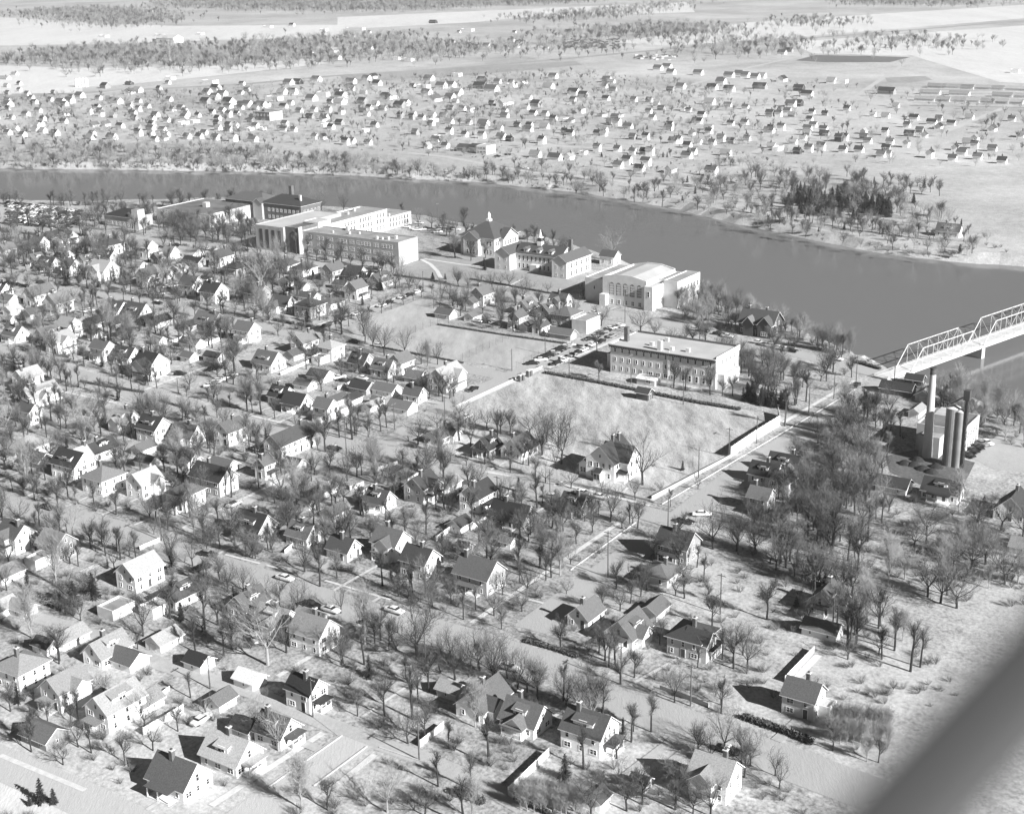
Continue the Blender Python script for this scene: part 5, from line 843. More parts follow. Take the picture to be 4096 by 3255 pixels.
# ------------------------------------------------------------------ trees
class TM:
    def __init__(s): s.v, s.f = [], []
    def tube(s, p, q, r, r2, n):
        d = q-p
        if d.length < 1e-5: return
        d = d.normalized(); a = d.orthogonal().normalized(); b_ = d.cross(a); o = len(s.v)
        for c, rr in ((p, r), (q, r2)):
            for i in range(n): t = 6.2832*i/n; s.v.append(tuple(c+(a*math.cos(t)+b_*math.sin(t))*rr))
        for i in range(n): j = (i+1) % n; s.f.append((o+i, o+j, o+n+j, o+n+i))
    def blade(s, p, q, w_):
        d = (q-p); a = d.cross(Vector((.3, .5, .8))).normalized()*w_; o = len(s.v); s.v += [tuple(p-a), tuple(p+a), tuple(q)]; s.f.append((o, o+1, o+2))
    def mesh(s, name, k): me = bpy.data.meshes.new(name); me.from_pydata(s.v, [], s.f); me.materials.append(M[k]); me.update(); return me
def make_tree(seed, H, style):
    """bare deciduous tree: (trunk mesh, crown mesh)"""
    rd = random.Random(seed); tr, cr = TM(), TM()
    st = dict(elm=(.26, 5, .62, .55, 5), oak=(.22, 5, 1.0, .45, 5), tall=(.45, 5, .5, .30, 4), poplar=(.12, 7, .22, .7, 5), bush=(.05, 9, .8, .5, 4), round=(.3, 6, .85, .42, 5))[style]
    bole, nl, spread, ll, nb = st; R0 = H*.021; spread *= 1.15; ll *= 1.05
    def rot(d, ang):
        ax = d.cross(Vector((rd.uniform(-1, 1), rd.uniform(-1, 1), rd.uniform(-1, 1)))).normalized(); return (Matrix.Rotation(ang, 3, ax) @ d).normalized()
    def curve(p, d, L_, r, r2, n, tgt, sides, wob=.16, lift=.1):
        pts = [p]
        for i in range(n):
            d = (d+Vector((rd.uniform(-wob, wob), rd.uniform(-wob, wob), rd.uniform(-wob, wob)+lift))).normalized(); q = p+d*L_/n; tgt.tube(p, q, r+(r2-r)*i/n, r+(r2-r)*(i+1)/n, sides); p = q; pts.append(p)
        return pts, d
    up_ = Vector((0, 0, 1)); base = Vector((0, 0, -.2)); top, d = curve(base, up_, H*bole+.2, R0*1.25, R0, 3, tr, 7, .05); top = top[-1]
    leaders = []
    if style in ('tall', 'poplar', 'round'):
        pts, _ = curve(top, up_, H*(.45 if style != 'poplar' else .8), R0, R0*.2, 6, tr, 6, .07); starts = pts[:-1]+pts[1:]
    else: starts = [top]
    for i in range(nl if starts == [top] or len(starts) == 1 else nl*2):
        s0 = starts[i % len(starts)]; az = 6.2832*(i+rd.uniform(-.3, .3))/nl; sp = spread*rd.uniform(.6, 1.15); dd = Vector((math.cos(az)*sp, math.sin(az)*sp, 1)).normalized()
        Lf = H*ll*rd.uniform(.75, 1.1)*(1 if len(starts) == 1 else 1-.45*(s0.z/H))
        pts, d1 = curve(s0, dd, Lf, R0*.55, R0*.16, 5, tr, 5, .14, .07); leaders.append((pts, Lf))
    for pts, Lf in leaders:
        for k_ in range(1, len(pts)):
            for _ in range(2 if k_ < len(pts)-1 else 3):
                d2 = rot((pts[k_]-pts[k_-1]).normalized(), rd.uniform(.35, .95)); d2.z = max(d2.z, -.15); L2 = Lf*rd.uniform(.32, .58)
                p2, d3 = curve(pts[k_], d2.normalized(), L2, R0*.2, R0*.06, 3, tr, 3, .2, .08)
                for q in p2[1:]:
                    for _ in range(2):
                        d4 = rot(d3, rd.uniform(.3, 1.1)); L4 = L2*rd.uniform(.38, .72)*1.15; q2 = q+d4*L4+Vector((0, 0, L4*.1)); cr.blade(q, q2, .023*H/10)
                        for t in range(nb+1):
                            f_ = rd.uniform(.25, 1); s = q.lerp(q2, f_); cr.blade(s, s+rot(d4, rd.uniform(.3, 1.0))*L4*rd.uniform(.35, .75)+Vector((0, 0, L4*.06)), .0142*H/10)
    return tr, cr
def make_conifer(seed, H, wd):
    rd = random.Random(seed); tr, cr = TM(), TM(); tr.tube(Vector((0, 0, -.2)), Vector((0, 0, H)), .16, .03, 6); z = .4
    while z < H*.98:
        f = 1-z/H; n = int(6+9*f)
        for i in range(n):
            az = rd.uniform(0, 6.2832); L_ = wd*(f**.8)*rd.uniform(.7, 1.15)+.12; d = Vector((math.cos(az), math.sin(az), -.12)); p = Vector((0, 0, z+rd.uniform(-.15, .15)))
            for t in range(int(3+L_*3)):
                s = p+d*L_*(t+.5)/int(3+L_*3); e = s+(d+Vector((rd.uniform(-.9, .9), rd.uniform(-.9, .9), rd.uniform(-.4, .25))))*.38; cr.blade(s-d*.15, e, .13)
        z += .24
    return tr, cr
VAR = []
for i, (H, s_) in enumerate(((10, 'elm'), (10, 'elm'), (10, 'oak'), (10, 'round'), (10, 'tall'), (10, 'tall'), (10, 'round'), (10, 'oak'))): VAR.append((*make_tree(20+i, H, s_), 'bark', 'twig', s_))
PALE = [(*make_tree(50, 10, 'poplar'), 'pbark', 'ptwig', 'poplar'), (*make_tree(51, 10, 'elm'), 'pbark', 'ptwig', 'elm')]
CON = [(*make_conifer(60+i, 8, w_), 'bark', 'needle', 'spruce') for i, w_ in enumerate((1.9, 1.3, 2.4))]
BUSH = [(*make_tree(70+i, 4, 'bush'), 'bark', 'scrub', 'bush') for i in range(3)]
MESH = {}
def tmesh(grp, i):
    if (grp, i) not in MESH: v = {'d': VAR, 'p': PALE, 'c': CON, 'b': BUSH}[grp][i]; MESH[grp, i] = (v[0].mesh('trunk', v[2]), v[1].mesh('crown', v[3]))
    return MESH[grp, i]
H0 = dict(d=10, p=10, c=8, b=4)
TREES = []    # (x, y world, height, grp, idx, survey scale, hand-placed)
def add_tree(p, h, grp='d', idx=None, hand=False):
    rdm = random.Random(int(p.x*31+p.y*17)); n = dict(d=8, p=2, c=3, b=3)[grp]
    TREES.append((p.x, p.y, h, grp, rdm.randrange(n) if idx is None else idx, hand))
BL2 = [(b[2], b[3], b[4]) for b in BLD]
cell = {}
for c, hx, hy in BL2:
    r_ = math.hypot(hx, hy)
    for i in range(int((c.x-r_)//20), int((c.x+r_)//20)+1):
        for j in range(int((c.y-r_)//20), int((c.y+r_)//20)+1): cell.setdefault((i, j), []).append((c.dot(AV), c.dot(BV), hx, hy))
def clear(p, m_=.0, road=True):
    a, b_ = p.dot(AV), p.dot(BV)
    for ca, cb, hx, hy in cell.get((int(p.x//20), int(p.y//20)), ()):
        if abs(b_-cb) < hx+m_ and abs(a-ca) < hy+m_: return False
    if road:
        q = p.xy
        for s, e, hw in ROADS:
            d = e-s; L2 = d.length_squared
            if L2 < 1e-6: continue
            t = max(0, min(1, (q-s).dot(d)/L2))
            if (s+d*t-q).length_squared < (hw+1.2+m_)**2: return False
    return True
# driveways and front walks: from each garage or house to the nearest street
rw = random.Random(21); ROADS0 = [q for q in ROADS if q[2] >= 3.]
for c_, _, loc_, hx_, hy_ in list(BLD):
    if proj(loc_)[1] < 880 or proj(loc_)[1] > 3250: continue
    best = None
    for s_, e_, hw_ in ROADS0:
        d_ = e_-s_; t_ = max(0, min(1, (c_-s_).dot(d_)/max(d_.length_squared, 1e-6))); q_ = s_+d_*t_; dd_ = (q_-c_).length
        if best is None or dd_ < best[0]: best = (dd_, q_, hw_)
    if not best or best[0] > 34 or best[0] < best[2]+5: continue
    small_ = hx_*hy_ < 22; dv = (best[1]-c_).normalized(); a_ = c_+dv*(min(hx_, hy_)-.6); b_2 = best[1]-dv*(best[2]-.2)
    side = Vector((-dv.y, dv.x))*rw.uniform(-1.5, 1.5); ok_ = all(clear(Vector((*(a_+side+(b_2-a_)*f_/8), 0)), .2, False) for f_ in range(2, 9))
    if not ok_: continue
    wd_ = 2.3 if small_ else .9; wk_n[0] += 1; zp_ = .1365+.004*(wk_n[0] % 5); mb = MB(); n2 = Vector((-dv.y, dv.x))*wd_/2; p4 = [a_+side-n2, b_2+side-n2, b_2+side+n2, a_+side+n2]
    ar_ = (p4[1]-p4[0]).x*(p4[2]-p4[0]).y-(p4[1]-p4[0]).y*(p4[2]-p4[0]).x
    if ar_ < 0: p4 = p4[::-1]
    if (p4[1]-p4[0]).length < 1 and (p4[2]-p4[1]).length < 1: continue
    mb.face([(p.x, p.y, zp_) for p in p4], 'gravel' if small_ else 'kerb'); struct(mb.obj('driveway' if small_ else 'front_path')); ROADS.append((a_+side, b_2+side, wd_/2-.6))
for tn, x, y, hp, g in (('t6',1660,1370,260,'d2'),('t6',820,745,150,'d'),('t6',370,1420,265,'p1'),('t6',625,990,130,'d0'),('t6',1290,1260,140,'d3'),('t6',65,1290,130,'d'),('t6',1000,975,100,'d0'),('t6',1005,1340,110,'d'),('t6',470,300,110,'d'),
    ('t10',1515,175,0,''),('s',1820,2718,170,'d2'),('s',1970,2733,190,'d0'),('s',2070,2765,150,'d0'),('s',1918,2684,185,'d2'),('t11',145,650,153,'d0'),('t11',410,720,130,'d2'),('t11',720,870,150,'d0'),('t11',805,900,145,'d0'),('t11',925,920,170,'d0'),('t11',945,865,160,'d0'),('t11',1225,1110,155,'d4'),('t11',1380,1030,150,'d4'),('t11',1955,1200,160,'d0'),('t11',1570,1640,190,'d3'),('t11',1310,1600,160,'d3'),('t11',1140,660,110,'d3'),('t11',1565,800,130,'d0'),('t11',1930,820,110,'d2'),('t11',2100,430,120,'d'),('t11',1110,1240,150,'d'),('t11',110,1290,200,'d4'),
    ('t5',235,765,194,'d2'),('t5',390,800,142,'d3'),('t5',685,880,150,'d2'),('t5',970,800,190,'d4'),('t5',1120,780,150,'d0'),('t5',820,700,150,'d4'),('t5',900,720,150,'d4'),('t5',1190,720,160,'d4'),('t5',1265,1240,150,'d4'),('t5',1360,1370,150,'d4'),('t5',1110,1380,170,'d4'),('t5',1080,1360,170,'d4'),('t5',1640,1100,190,'d2'),('t5',1740,1130,190,'d2'),('t5',1560,1060,180,'d7'),('t5',1680,1050,170,'d2'),('t12',1330,690,200,'d4'),('t12',1400,660,160,'d4'),('t12',1215,540,150,'d4'),('t12',1100,380,160,'d0'),('t12',880,510,190,'d4'),('t12',935,530,190,'d4'),('t12',180,1370,130,'d0'),('t12',360,1440,100,'d'),
    ('t4',515,1300,150,'d7'),('t4',745,1370,140,'d4'),('t4',1705,665,178,'d0'),('t4',595,265,97,'d0'),('t4',820,285,110,'d2'),('t4',920,430,130,'d0'),('t4',955,330,120,'d0'),('t4',1050,370,130,'d0'),('t4',1070,500,180,'d0'),('t4',1545,1005,82,'d2'),('t4',1990,1340,150,'d3'),('t4',1490,380,90,'d2'),('t4',1520,390,80,'d2'),('t4',325,515,70,'d'),('t4',200,480,70,'d'),('t4',670,570,60,'d'),('t4',945,650,90,'d2'),('t4',1145,690,90,'d2'),('t4',1320,960,80,'d3'),('t4',1480,880,60,'d'),('t4',1140,1290,80,'d'),('t4',990,1390,120,'d3'),('t4',320,180,70,'d2'),('t4',125,580,110,'p0'),('t4',2140,700,60,'d'),('t4',1840,720,50,'d'),('t4',1110,1520,60,'d2'),('t4',1620,1450,90,'d2'),('t4',1820,1200,110,'d7'),
    ('t3',860,1090,140,'d3'),('t3',190,740,110,'d3'),('t3',310,760,115,'d4'),('t3',1385,880,90,'d4'),('t3',1090,980,150,'d4'),('t3',1655,1020,125,'d2'),('t3',1365,265,110,'d0'),('t3',1540,265,95,'d0'),('t3',1270,200,85,'d0'),('t3',1680,340,80,'d0'),('t3',1820,340,75,'d0'),('t3',1000,75,90,'d3'),('t3',1200,150,90,'d0'),('t3',80,400,120,'d3'),('t3',275,465,70,'d'),('t3',745,1050,80,'d3'),('t3',615,895,60,'d0'),('t3',980,965,110,'d4'),('t3',1855,1100,110,'d3'),('t3',1335,910,90,'d4'),('t3',1865,655,80,'d3'),('t3',1925,630,85,'d0'),('t3',1960,610,80,'d0'),('t3',2010,790,90,'d2'),('t3',1130,1300,110,'d0'),('t3',460,1210,130,'d7'),('t3',655,1560,130,'d2'),('t3',785,1590,110,'d2'),('t3',1510,1190,70,'d2'),('t3',1240,940,50,'d4'),
    ('t7',1990,1490,160,'d3'),('t7',1110,690,84,'d'),('t7',780,630,110,'d3'),('t7',905,690,120,'d3'),('t7',1735,1340,110,'d2'),('t7',1000,650,90,'d'),('t7',205,180,80,'d3'),('t7',295,210,90,'d3'),('t7',495,280,90,'d3'),('t7',110,135,60,'d'),('t7',20,390,110,'d'),('t7',575,500,60,'d4'),('t7',790,590,70,'d4'),('t7',465,480,70,'d0'),('t7',1775,650,80,'d2'),('t7',1320,510,60,'d'),('t7',1290,400,100,'d0'),('t7',1465,760,150,'d0'),('t7',1885,920,110,'d'),('t7',1650,780,100,'d0'),('t7',510,1590,140,'d3'),('t7',1180,1490,90,'d3'),('t7',560,1190,100,'d'),('t7',2085,980,90,'d'),('t7',1955,960,100,'d'),('t7',1590,330,90,'d3'),('t7',600,760,110,'d7'),('t7',670,780,90,'d4'),
    ('t2',1590,1020,70,'d0'),('t2',840,910,60,'d0'),('t2',1280,950,60,'d2'),('t2',1130,775,90,'d4'),('t2',1345,760,70,'d4'),('t2',1010,755,80,'d4'),('t2',2010,615,110,'d3'),('t2',2120,950,100,'d3'),('t2',1690,1050,60,'d0'),('t2',1860,1010,70,'d3'),('t2',1785,1270,120,'d0'),('t2',730,1210,160,'p1'),('t2',520,960,90,'d'),('t2',60,670,100,'d2'),('t2',570,780,90,'d'),('t2',360,1100,90,'d4'),('t2',520,1310,90,'d2'),('t2',1115,410,90,'p0'),('t2',1790,390,110,'d2'),('t2',1520,230,110,'d2'),('t2',1370,1200,70,'p1'),
    ('t14',1000,1405,130,'d3'),('t14',230,1000,150,'p1'),('t14',780,1010,70,'d'),('t14',300,1270,100,'d2'),('t14',1000,720,75,'d6'),('t14',850,690,75,'d6'),('t14',1195,760,70,'d3'),('t14',1375,800,70,'d3'),('t14',1475,810,65,'d3'),('t14',1560,860,75,'p1'),('t14',2115,945,60,'d0'),('t14',2085,675,85,'d6'),('t14',1960,430,55,'d'),('t14',1645,980,60,'d'),('t14',1720,975,60,'d'),('t14',1565,1055,50,'d'),('t14',1430,1000,60,'p1'),('t14',1215,1425,110,'d0'),('t14',590,600,70,'d6'),('t14',700,640,80,'d6'),
    ('t13',145,475,70,'d6'),('t13',170,710,60,'d0'),('t13',250,725,55,'d0'),('t13',338,735,60,'d0'),('t13',420,720,40,'d0'),('t13',447,725,60,'d0'),('t13',587,710,70,'d2'),('t13',520,700,50,'d2'),('t13',530,980,110,'d2'),('t13',800,1050,70,'d'),('t13',1345,1035,95,'d2'),('t13',1668,1100,110,'d2'),('t13',1780,1125,80,'d2'),('t13',1310,1245,75,'d3'),('t13',2090,1170,80,'d2'),('t13',1925,1160,60,'d2'),('t13',2040,1160,60,'d2'),('t13',230,910,70,'d3'),('t13',275,500,75,'d6'),('t13',395,480,60,'d6'),('t13',905,760,45,'d2'),('t13',1430,500,105,'p1'),('t13',700,850,110,'d2'),('t13',1680,870,95,'d6'),('t13',1980,900,80,'d6'),
    ('t15',945,725,100,'d6'),('t15',1055,750,90,'d6'),('t15',1295,790,100,'d6'),('t15',1510,800,80,'d3'),('t15',1410,800,60,'d3'),('t15',1740,745,90,'d2'),('t15',1800,740,80,'d3'),('t15',1665,615,100,'d0'),('t15',1250,315,85,'d3'),('t15',1735,745,60,'d'),('t15',2010,1085,130,'d4'),('t15',1890,460,60,'d4'),('t15',1980,520,80,'d4'),('t15',230,640,65,'d6'),('t15',1130,280,90,'d2'),('t15',1855,760,90,'d2'),('t15',1590,430,60,'d3'),
    ('t9',500,220,110,'d4'),('t9',660,920,120,'d2'),('t9',290,910,150,'d4'),('t9',770,970,110,'d4'),('t9',1220,770,130,'d0'),('t9',1050,1050,120,'d'),('t9',1730,640,90,'d'),('t9',90,620,110,'d'),
    ('t10',1435,890,150,'d2'),('t10',1580,860,150,'d3'),('t10',1260,440,60,'d'),('t10',1420,350,100,'d4'),('t10',1010,660,100,'d3'),('t10',345,950,150,'p1'),('t10',540,1440,150,'p0'),('t10',160,760,110,'p1'),('t10',1690,1250,140,'d4'),('t10',1970,1280,150,'d4'),
    ('f2',1615,1178,85,'d2'),('f2',1470,1188,60,'b'),('f2',1828,1245,55,'d4'),('f2',2000,1272,60,'d4'),('f2',1120,1070,40,'d4'),('f2',780,1090,35,'d'),('f2',870,1105,30,'b'),('f2',1520,1110,35,'d'),('f2',980,600,30,'d0'),('f1',985,605,36,'d0'),('f3',530,1170,70,'d0'),('f3',475,1100,60,'d0'),('f3',225,1170,50,'d2'),('f3',815,1090,50,'d2'),('f3',1065,1090,45,'d3'),('f3',280,1040,45,'d0')):
    if not g: continue
    x, y = P(tn, x, y); p = G(x, y); s = proj(p)[2]; h = hp/(s*.93); grp = g[0]; add_tree(p, h, grp, int(g[1]) if len(g) > 1 else None, True)
# evergreens
for tn, x, y, hp, i in (('t7',640,1130,110,2),('t7',800,1050,105,2),('t7',240,980,75,0),('t7',1480,820,85,2),('t7',925,800,40,1),('t9',350,1390,110,0),('t9',455,1400,70,0),('t9',250,1410,40,2),('t4',2020,550,40,0),('t4',735,720,60,1),('t4',1165,800,50,1),('t11',1000,940,60,1),('t11',1160,1050,75,1),('t2',1010,860,40,0),('t1',960,890,60,1),('t14',1870,880,28,2),('t14',1990,880,24,2),('t14',1200,1130,45,1),('t13',385,575,50,0),('t13',1190,820,70,1),('t6',1435,700,65,1),('t6',1490,710,72,1),('t5',930,980,70,1),('t5',890,1000,60,1),('t5',750,1120,45,2),('t5',1610,380,30,0),('t5',1700,390,25,0),('t5',1910,480,35,0),('f1',70,885,28,0),('f1',145,890,30,0),('t13',800,300,30,2),('f2',2005,970,22,1),('f2',2030,970,22,1),('t2',1310,1000,30,1),('t10',1900,1340,30,0),('t2',1250,700,45,2),('t6',350,330,50,2),('t1',1060,930,60,1)):
    x, y = P(tn, x, y); p = G(x, y); add_tree(p, hp/(proj(p)[2]*.93), 'c', i, True)
for i in range(26):
    x = 2965+random.uniform(0, 180); y = 1600+(x-2965)*.18+random.uniform(-16, 8); add_tree(G(x, y), random.uniform(4.5, 7), 'c', None, True)
for i in range(120):
    x = random.uniform(3150, 3560); y = 800+(x-3150)*.12+random.uniform(-28, 50)*(1 if x < 3450 else .5); add_tree(G(x, y), random.uniform(6, 9.5), 'c', None, False)
rt_ = random.Random(11)
def scatter(poly, per, h0, h1, grp='d', pal=.0, con=.0, road=True, m_=.3, bush=0., fixed=None, spread=0):
    pts = [G(*q) for q in poly]; ar = abs(sum(a.x*b_.y-b_.x*a.y for a, b_ in zip(pts, pts[1:]+pts[:1])))/2; n = int(ar/(per*(.62 if poly[0][1] > 780 or poly[1][1] > 880 else .9)))
    xs = [p.x for p in pts]; ys = [p.y for p in pts]; pl = [(p.x, p.y) for p in pts]; k_ = 0; tries = 0
    while k_ < n and tries < n*12:
        tries += 1; x, y = rt_.uniform(min(xs), max(xs)), rt_.uniform(min(ys), max(ys))
        if not pip(x, y, pl): continue
        p = Vector((x+rt_.gauss(0, spread), y+rt_.gauss(0, spread*1.6), 0)) if spread else Vector((x, y, 0)); k_ += 1
        if not clear(p, m_, road): continue
        far_ = poly[0][1] < 780 and poly[1][1] < 880; q = rt_.random(); g = 'p' if q < pal else 'c' if q < pal+con else 'b' if q < pal+con+bush else grp
        h = rt_.uniform(h0, h1)*(1.22 if poly[0][1] > 780 else 1.05)*(.62 if g == 'c' else .38 if g == 'b' else 1); add_tree(p, h, g, rt_.choice((2, 7, 3, 6)) if far_ and g == 'd' else 1 if far_ and g == 'p' else fixed if g == 'd' else None)
FN = [(x, y) for x, y in FIELD]
S = scatter
# town blocks
S([(0, 1170), (950, 1310), (930, 1440), (580, 1560), (0, 1390)], 78, 5, 9, bush=.3, con=.04, pal=.05)
S([(0, 930), (700, 990), (1240, 1070), (1640, 1130), (1240, 1310), (950, 1270), (0, 1100)], 80, 5, 9, bush=.28, con=.05, pal=.05)
S([(0, 905), (430, 860), (700, 870), (1000, 905), (1150, 960), (1240, 1050), (700, 970), (0, 930)], 70, 6, 9, bush=.15)
S([(0, 1430), (560, 1600), (1000, 1700), (1500, 1830), (1200, 1890), (640, 2160), (0, 1970)], 68, 4.5, 9, bush=.33, con=.05, pal=.05)
S([(1240, 1350), (2040, 1505), (1760, 1640), (1540, 1770), (1000, 1680), (600, 1590), (1000, 1450)], 100, 4, 8, bush=.35, pal=.04)
S([(1240, 1900), (1540, 1830), (2000, 1930), (2600, 2080), (2280, 2330), (2090, 2480), (1171, 2340), (700, 2160)], 42, 4.5, 8.2, bush=.33, con=.03, pal=.03)
S([(1560, 1800), (1700, 1690), (2000, 1700), (2280, 1790), (2230, 1940), (1900, 1870)], 95, 5, 8, bush=.35)
S([(2280, 2440), (2760, 2130), (2860, 2350), (3000, 2650), (2960, 2930), (2560, 2800), (2180, 2640)], 62, 3.5, 7.5, bush=.4, con=.04)
S([(0, 2050), (661, 2220), (1171, 2400), (1800, 2570), (1500, 2940), (1030, 2760), (660, 2640), (0, 2420)], 88, 4.5, 9, bush=.4, con=.06, pal=.04)
S([(0, 2480), (1000, 2790), (1400, 2950), (900, 3255), (500, 3255), (0, 3020)], 105, 4, 7.5, bush=.5, con=.04, pal=.05)
S([(1480, 3010), (1850, 2620), (2500, 2850), (3000, 3010), (3300, 3140), (3300, 3300), (1100, 3300)], 62, 4, 8, bush=.4, con=.04, pal=.14)
S([(1580, 2940), (1830, 2640), (2200, 2700), (1900, 2880)], 110, 8, 11)
S([(1740, 1195), (2230, 1220), (2420, 1290), (2280, 1370), (1790, 1290)], 75, 4.5, 8, bush=.3)
# campus and river strip
S([(1130, 880), (1600, 885), (1900, 940), (2140, 975), (2330, 1040), (2250, 1040), (1850, 960), (1500, 890)], 90, 6, 9, bush=.2)
S([(1240, 1070), (1600, 1060), (1560, 1115), (1240, 1060)], 130, 3.5, 4.5, fixed=6)
S([(1130, 835), (1640, 868), (2080, 940), (2280, 985), (2300, 1000), (2200, 985), (2000, 940), (1500, 870)], 45, 5, 8.5, bush=.35)
S([(0, 818), (620, 815), (1000, 812), (1180, 840), (1000, 850), (560, 830), (0, 828)], 60, 5, 8.5, bush=.25)
S([(2640, 1120), (2850, 1195), (3040, 1268), (3230, 1340), (3400, 1412), (3520, 1465), (3400, 1462), (3196, 1405), (2945, 1345), (2780, 1310), (2700, 1230)], 24, 4, 7, bush=.35, pal=.3)
S([(2700, 1330), (3100, 1410), (3480, 1490), (3400, 1540), (3220, 1640), (3130, 1640), (2960, 1560), (2900, 1450)], 75, 5, 9, bush=.22)
S([(2250, 1200), (2640, 1295), (2640, 1350), (2500, 1300), (2250, 1215)], 80, 5, 7)
# plant woods and ravine
S([(3430, 1590), (3560, 1560), (3560, 1720), (3700, 1790), (3560, 1830), (3540, 1920), (3400, 2050), (3050, 1950), (3100, 1790)], 20, 4, 8, bush=.3, pal=.04)
S([(3060, 1950), (3560, 1920), (3560, 2060), (3480, 2280), (3420, 2420), (3200, 2330), (2900, 2190)], 25, 4.5, 9, bush=.25, pal=.05, fixed=None)
S([(3560, 1960), (4200, 2000), (4300, 2450), (3800, 2420), (3480, 2300)], 26, 3.5, 7, grp='b', bush=.6, pal=.15)
S([(3600, 2080), (4096, 2100), (4096, 2380), (3700, 2330)], 110, 6, 9, fixed=2)
S([(3640, 1530), (3900, 1590), (4120, 1700), (4096, 1790), (3930, 1770), (3760, 1640)], 20, 4, 7, bush=.5, pal=.25)
S([(3130, 2300), (3480, 2420), (3600, 2620), (3420, 2700), (3140, 2560), (3030, 2450)], 62, 5, 9, bush=.4, pal=.15)
S([(3260, 2560), (3700, 2560), (3900, 2800), (3400, 2880)], 85, 2, 5, grp='b', pal=.2)
S([(3330, 2960), (3700, 3100), (3400, 3255), (3150, 3255)], 110, 3, 6, bush=.5, pal=.2)
# far bank
S([(0, 655), (0, 590), (900, 595), (1400, 640), (1640, 660), (1934, 705), (1934, 728), (1640, 712), (1400, 698), (650, 678), (0, 670)], 30, 4, 7.5, bush=.5, road=False, pal=.3)
S([(1934, 660), (2324, 690), (2700, 745), (2760, 840), (2551, 805), (2292, 766), (1934, 728)], 80, 4, 8, pal=.15, bush=.35)
S([(2620, 720), (3000, 730), (3500, 760), (3800, 880), (4050, 1010), (3700, 1030), (3420, 990), (3116, 926), (2850, 868), (2680, 790)], 60, 4.5, 8.5, pal=.25, bush=.4, con=.05)
S([(3000, 700), (3760, 740), (3760, 800), (3400, 850), (3050, 760)], 110, 6, 9, pal=.1, con=.1)
S([(0, 380), (700, 372), (1350, 320), (1900, 300), (2300, 290), (2750, 330), (3100, 470), (3100, 690), (2600, 720), (1900, 640), (1300, 590), (0, 590)], 150, 3, 6.5, pal=.4, bush=.35, con=.02)
S([(2750, 340), (3300, 330), (4096, 420), (4096, 680), (3100, 690), (3000, 520)], 560, 3.5, 7, pal=.4, bush=.2)
for poly, per in (([(100, 50), (420, 35), (620, 55), (680, 80), (560, 108), (400, 105), (260, 75), (100, 60)], 95), ([(40, 235), (400, 190), (760, 195), (1400, 235), (1250, 255), (760, 268), (300, 262), (60, 245)], 70), ([(640, 8), (1500, -30), (2700, -30), (2300, 12), (1500, 50), (980, 42), (700, 30)], 130),
                  ([(850, 180), (1200, 160), (1640, 150), (1700, 180), (1400, 200), (1000, 200)], 120), ([(2350, 125), (2700, 105), (2920, 120), (2850, 150), (2500, 150), (2300, 142)], 85), ([(2080, 75), (2500, 40), (2800, 5), (2500, 65), (2150, 92)], 120), ([(3150, 85), (3330, 80), (3330, 105), (3180, 108)], 90), ([(2700, 165), (3250, 160), (3250, 200), (2900, 230), (2690, 235)], 200),
                  ([(1400, 210), (1750, 190), (2350, 150), (2300, 215), (1800, 235), (1400, 240)], 210), ([(3300, 5), (3700, 5), (4000, 3), (3850, 25), (3500, 25)], 150), ([(3480, 160), (3540, 155), (3570, 175), (3490, 180)], 60), ([(3590, 165), (3680, 160), (3660, 182), (3590, 180)], 60), ([(3700, 165), (3830, 170), (3800, 195), (3700, 190)], 60), ([(3250, 205), (3560, 208), (3560, 218), (3270, 216)], 110), ([(1650, 190), (1790, 185), (1760, 235), (1640, 230)], 80)):
    S(poly, per*1.25, 6, 10.5, road=False, pal=.45, spread=45)
# low shrubs and weeds in the yards
for pl_ in ([(0, 905), (1240, 1060), (1740, 1140), (1240, 1340), (580, 1560), (0, 1390)], [(0, 1420), (1000, 1700), (1554, 1830), (2600, 2060), (2200, 2500), (1171, 2350), (0, 1980)], [(0, 2030), (1171, 2390), (2233, 2700), (3250, 3100), (3250, 3300), (0, 3300)], [(2700, 2140), (3480, 2300), (3800, 2700), (3400, 3050), (2539, 2790), (2180, 2540)]):
    S(pl_, 60, 3, 6.5, grp='b', bush=1.)
# boulevard rows along the streets
def row(px, off, step, h0, h1, fixed=None, pr=.85):
    pts = [G(*q) for q in px]
    for a, b_ in zip(pts, pts[1:]):
        d = (b_-a); L_ = d.length; d.normalize(); n_ = Vector((-d.y, d.x, 0)); s = rt_.uniform(0, step)
        while s < L_:
            p = a+d*(s+rt_.uniform(-1, 1))+n_*(off+rt_.uniform(-.4, .4))
            if rt_.random() < pr and clear(p, -.6): add_tree(p, rt_.uniform(h0, h1), 'd', fixed if fixed is None else rt_.choice(fixed))
            s += step
LOW = [(0, 2003), (420, 2110), (661, 2196), (900, 2275), (1171, 2365), (1467, 2455), (1875, 2565), (2233, 2680), (2539, 2822), (2900, 2960), (3234, 3080)]
MID = [(0, 1405), (322, 1505), (579, 1582), (1000, 1695), (1554, 1812), (1900, 1895), (2270, 1985), (2640, 2072)]
row(LOW, 8.6, 8, 5, 8, (0, 3, 4, 6)); row(LOW, -8.6, 7, 5, 8.5, (0, 2, 3, 4)); row(MID, -8.2, 10, 4, 7, (0, 3, 4)); row(MID, 8.2, 11, 4, 7, (0, 3, 4))
row([(0, 1124), (600, 1208), (1240, 1350), (1834, 1472)], 5.8, 10, 5, 8); row([(0, 1124), (600, 1208), (1240, 1350)], -5.8, 10, 5, 8); row([(1240, 1052), (1620, 1122), (1930, 1162), (2240, 1214)], -6, 10, 4, 5.5, (0, 2, 3)); row([(0, 905), (700, 972), (1240, 1052), (1620, 1120)], 6, 9, 5, 6.5, (6, 3))
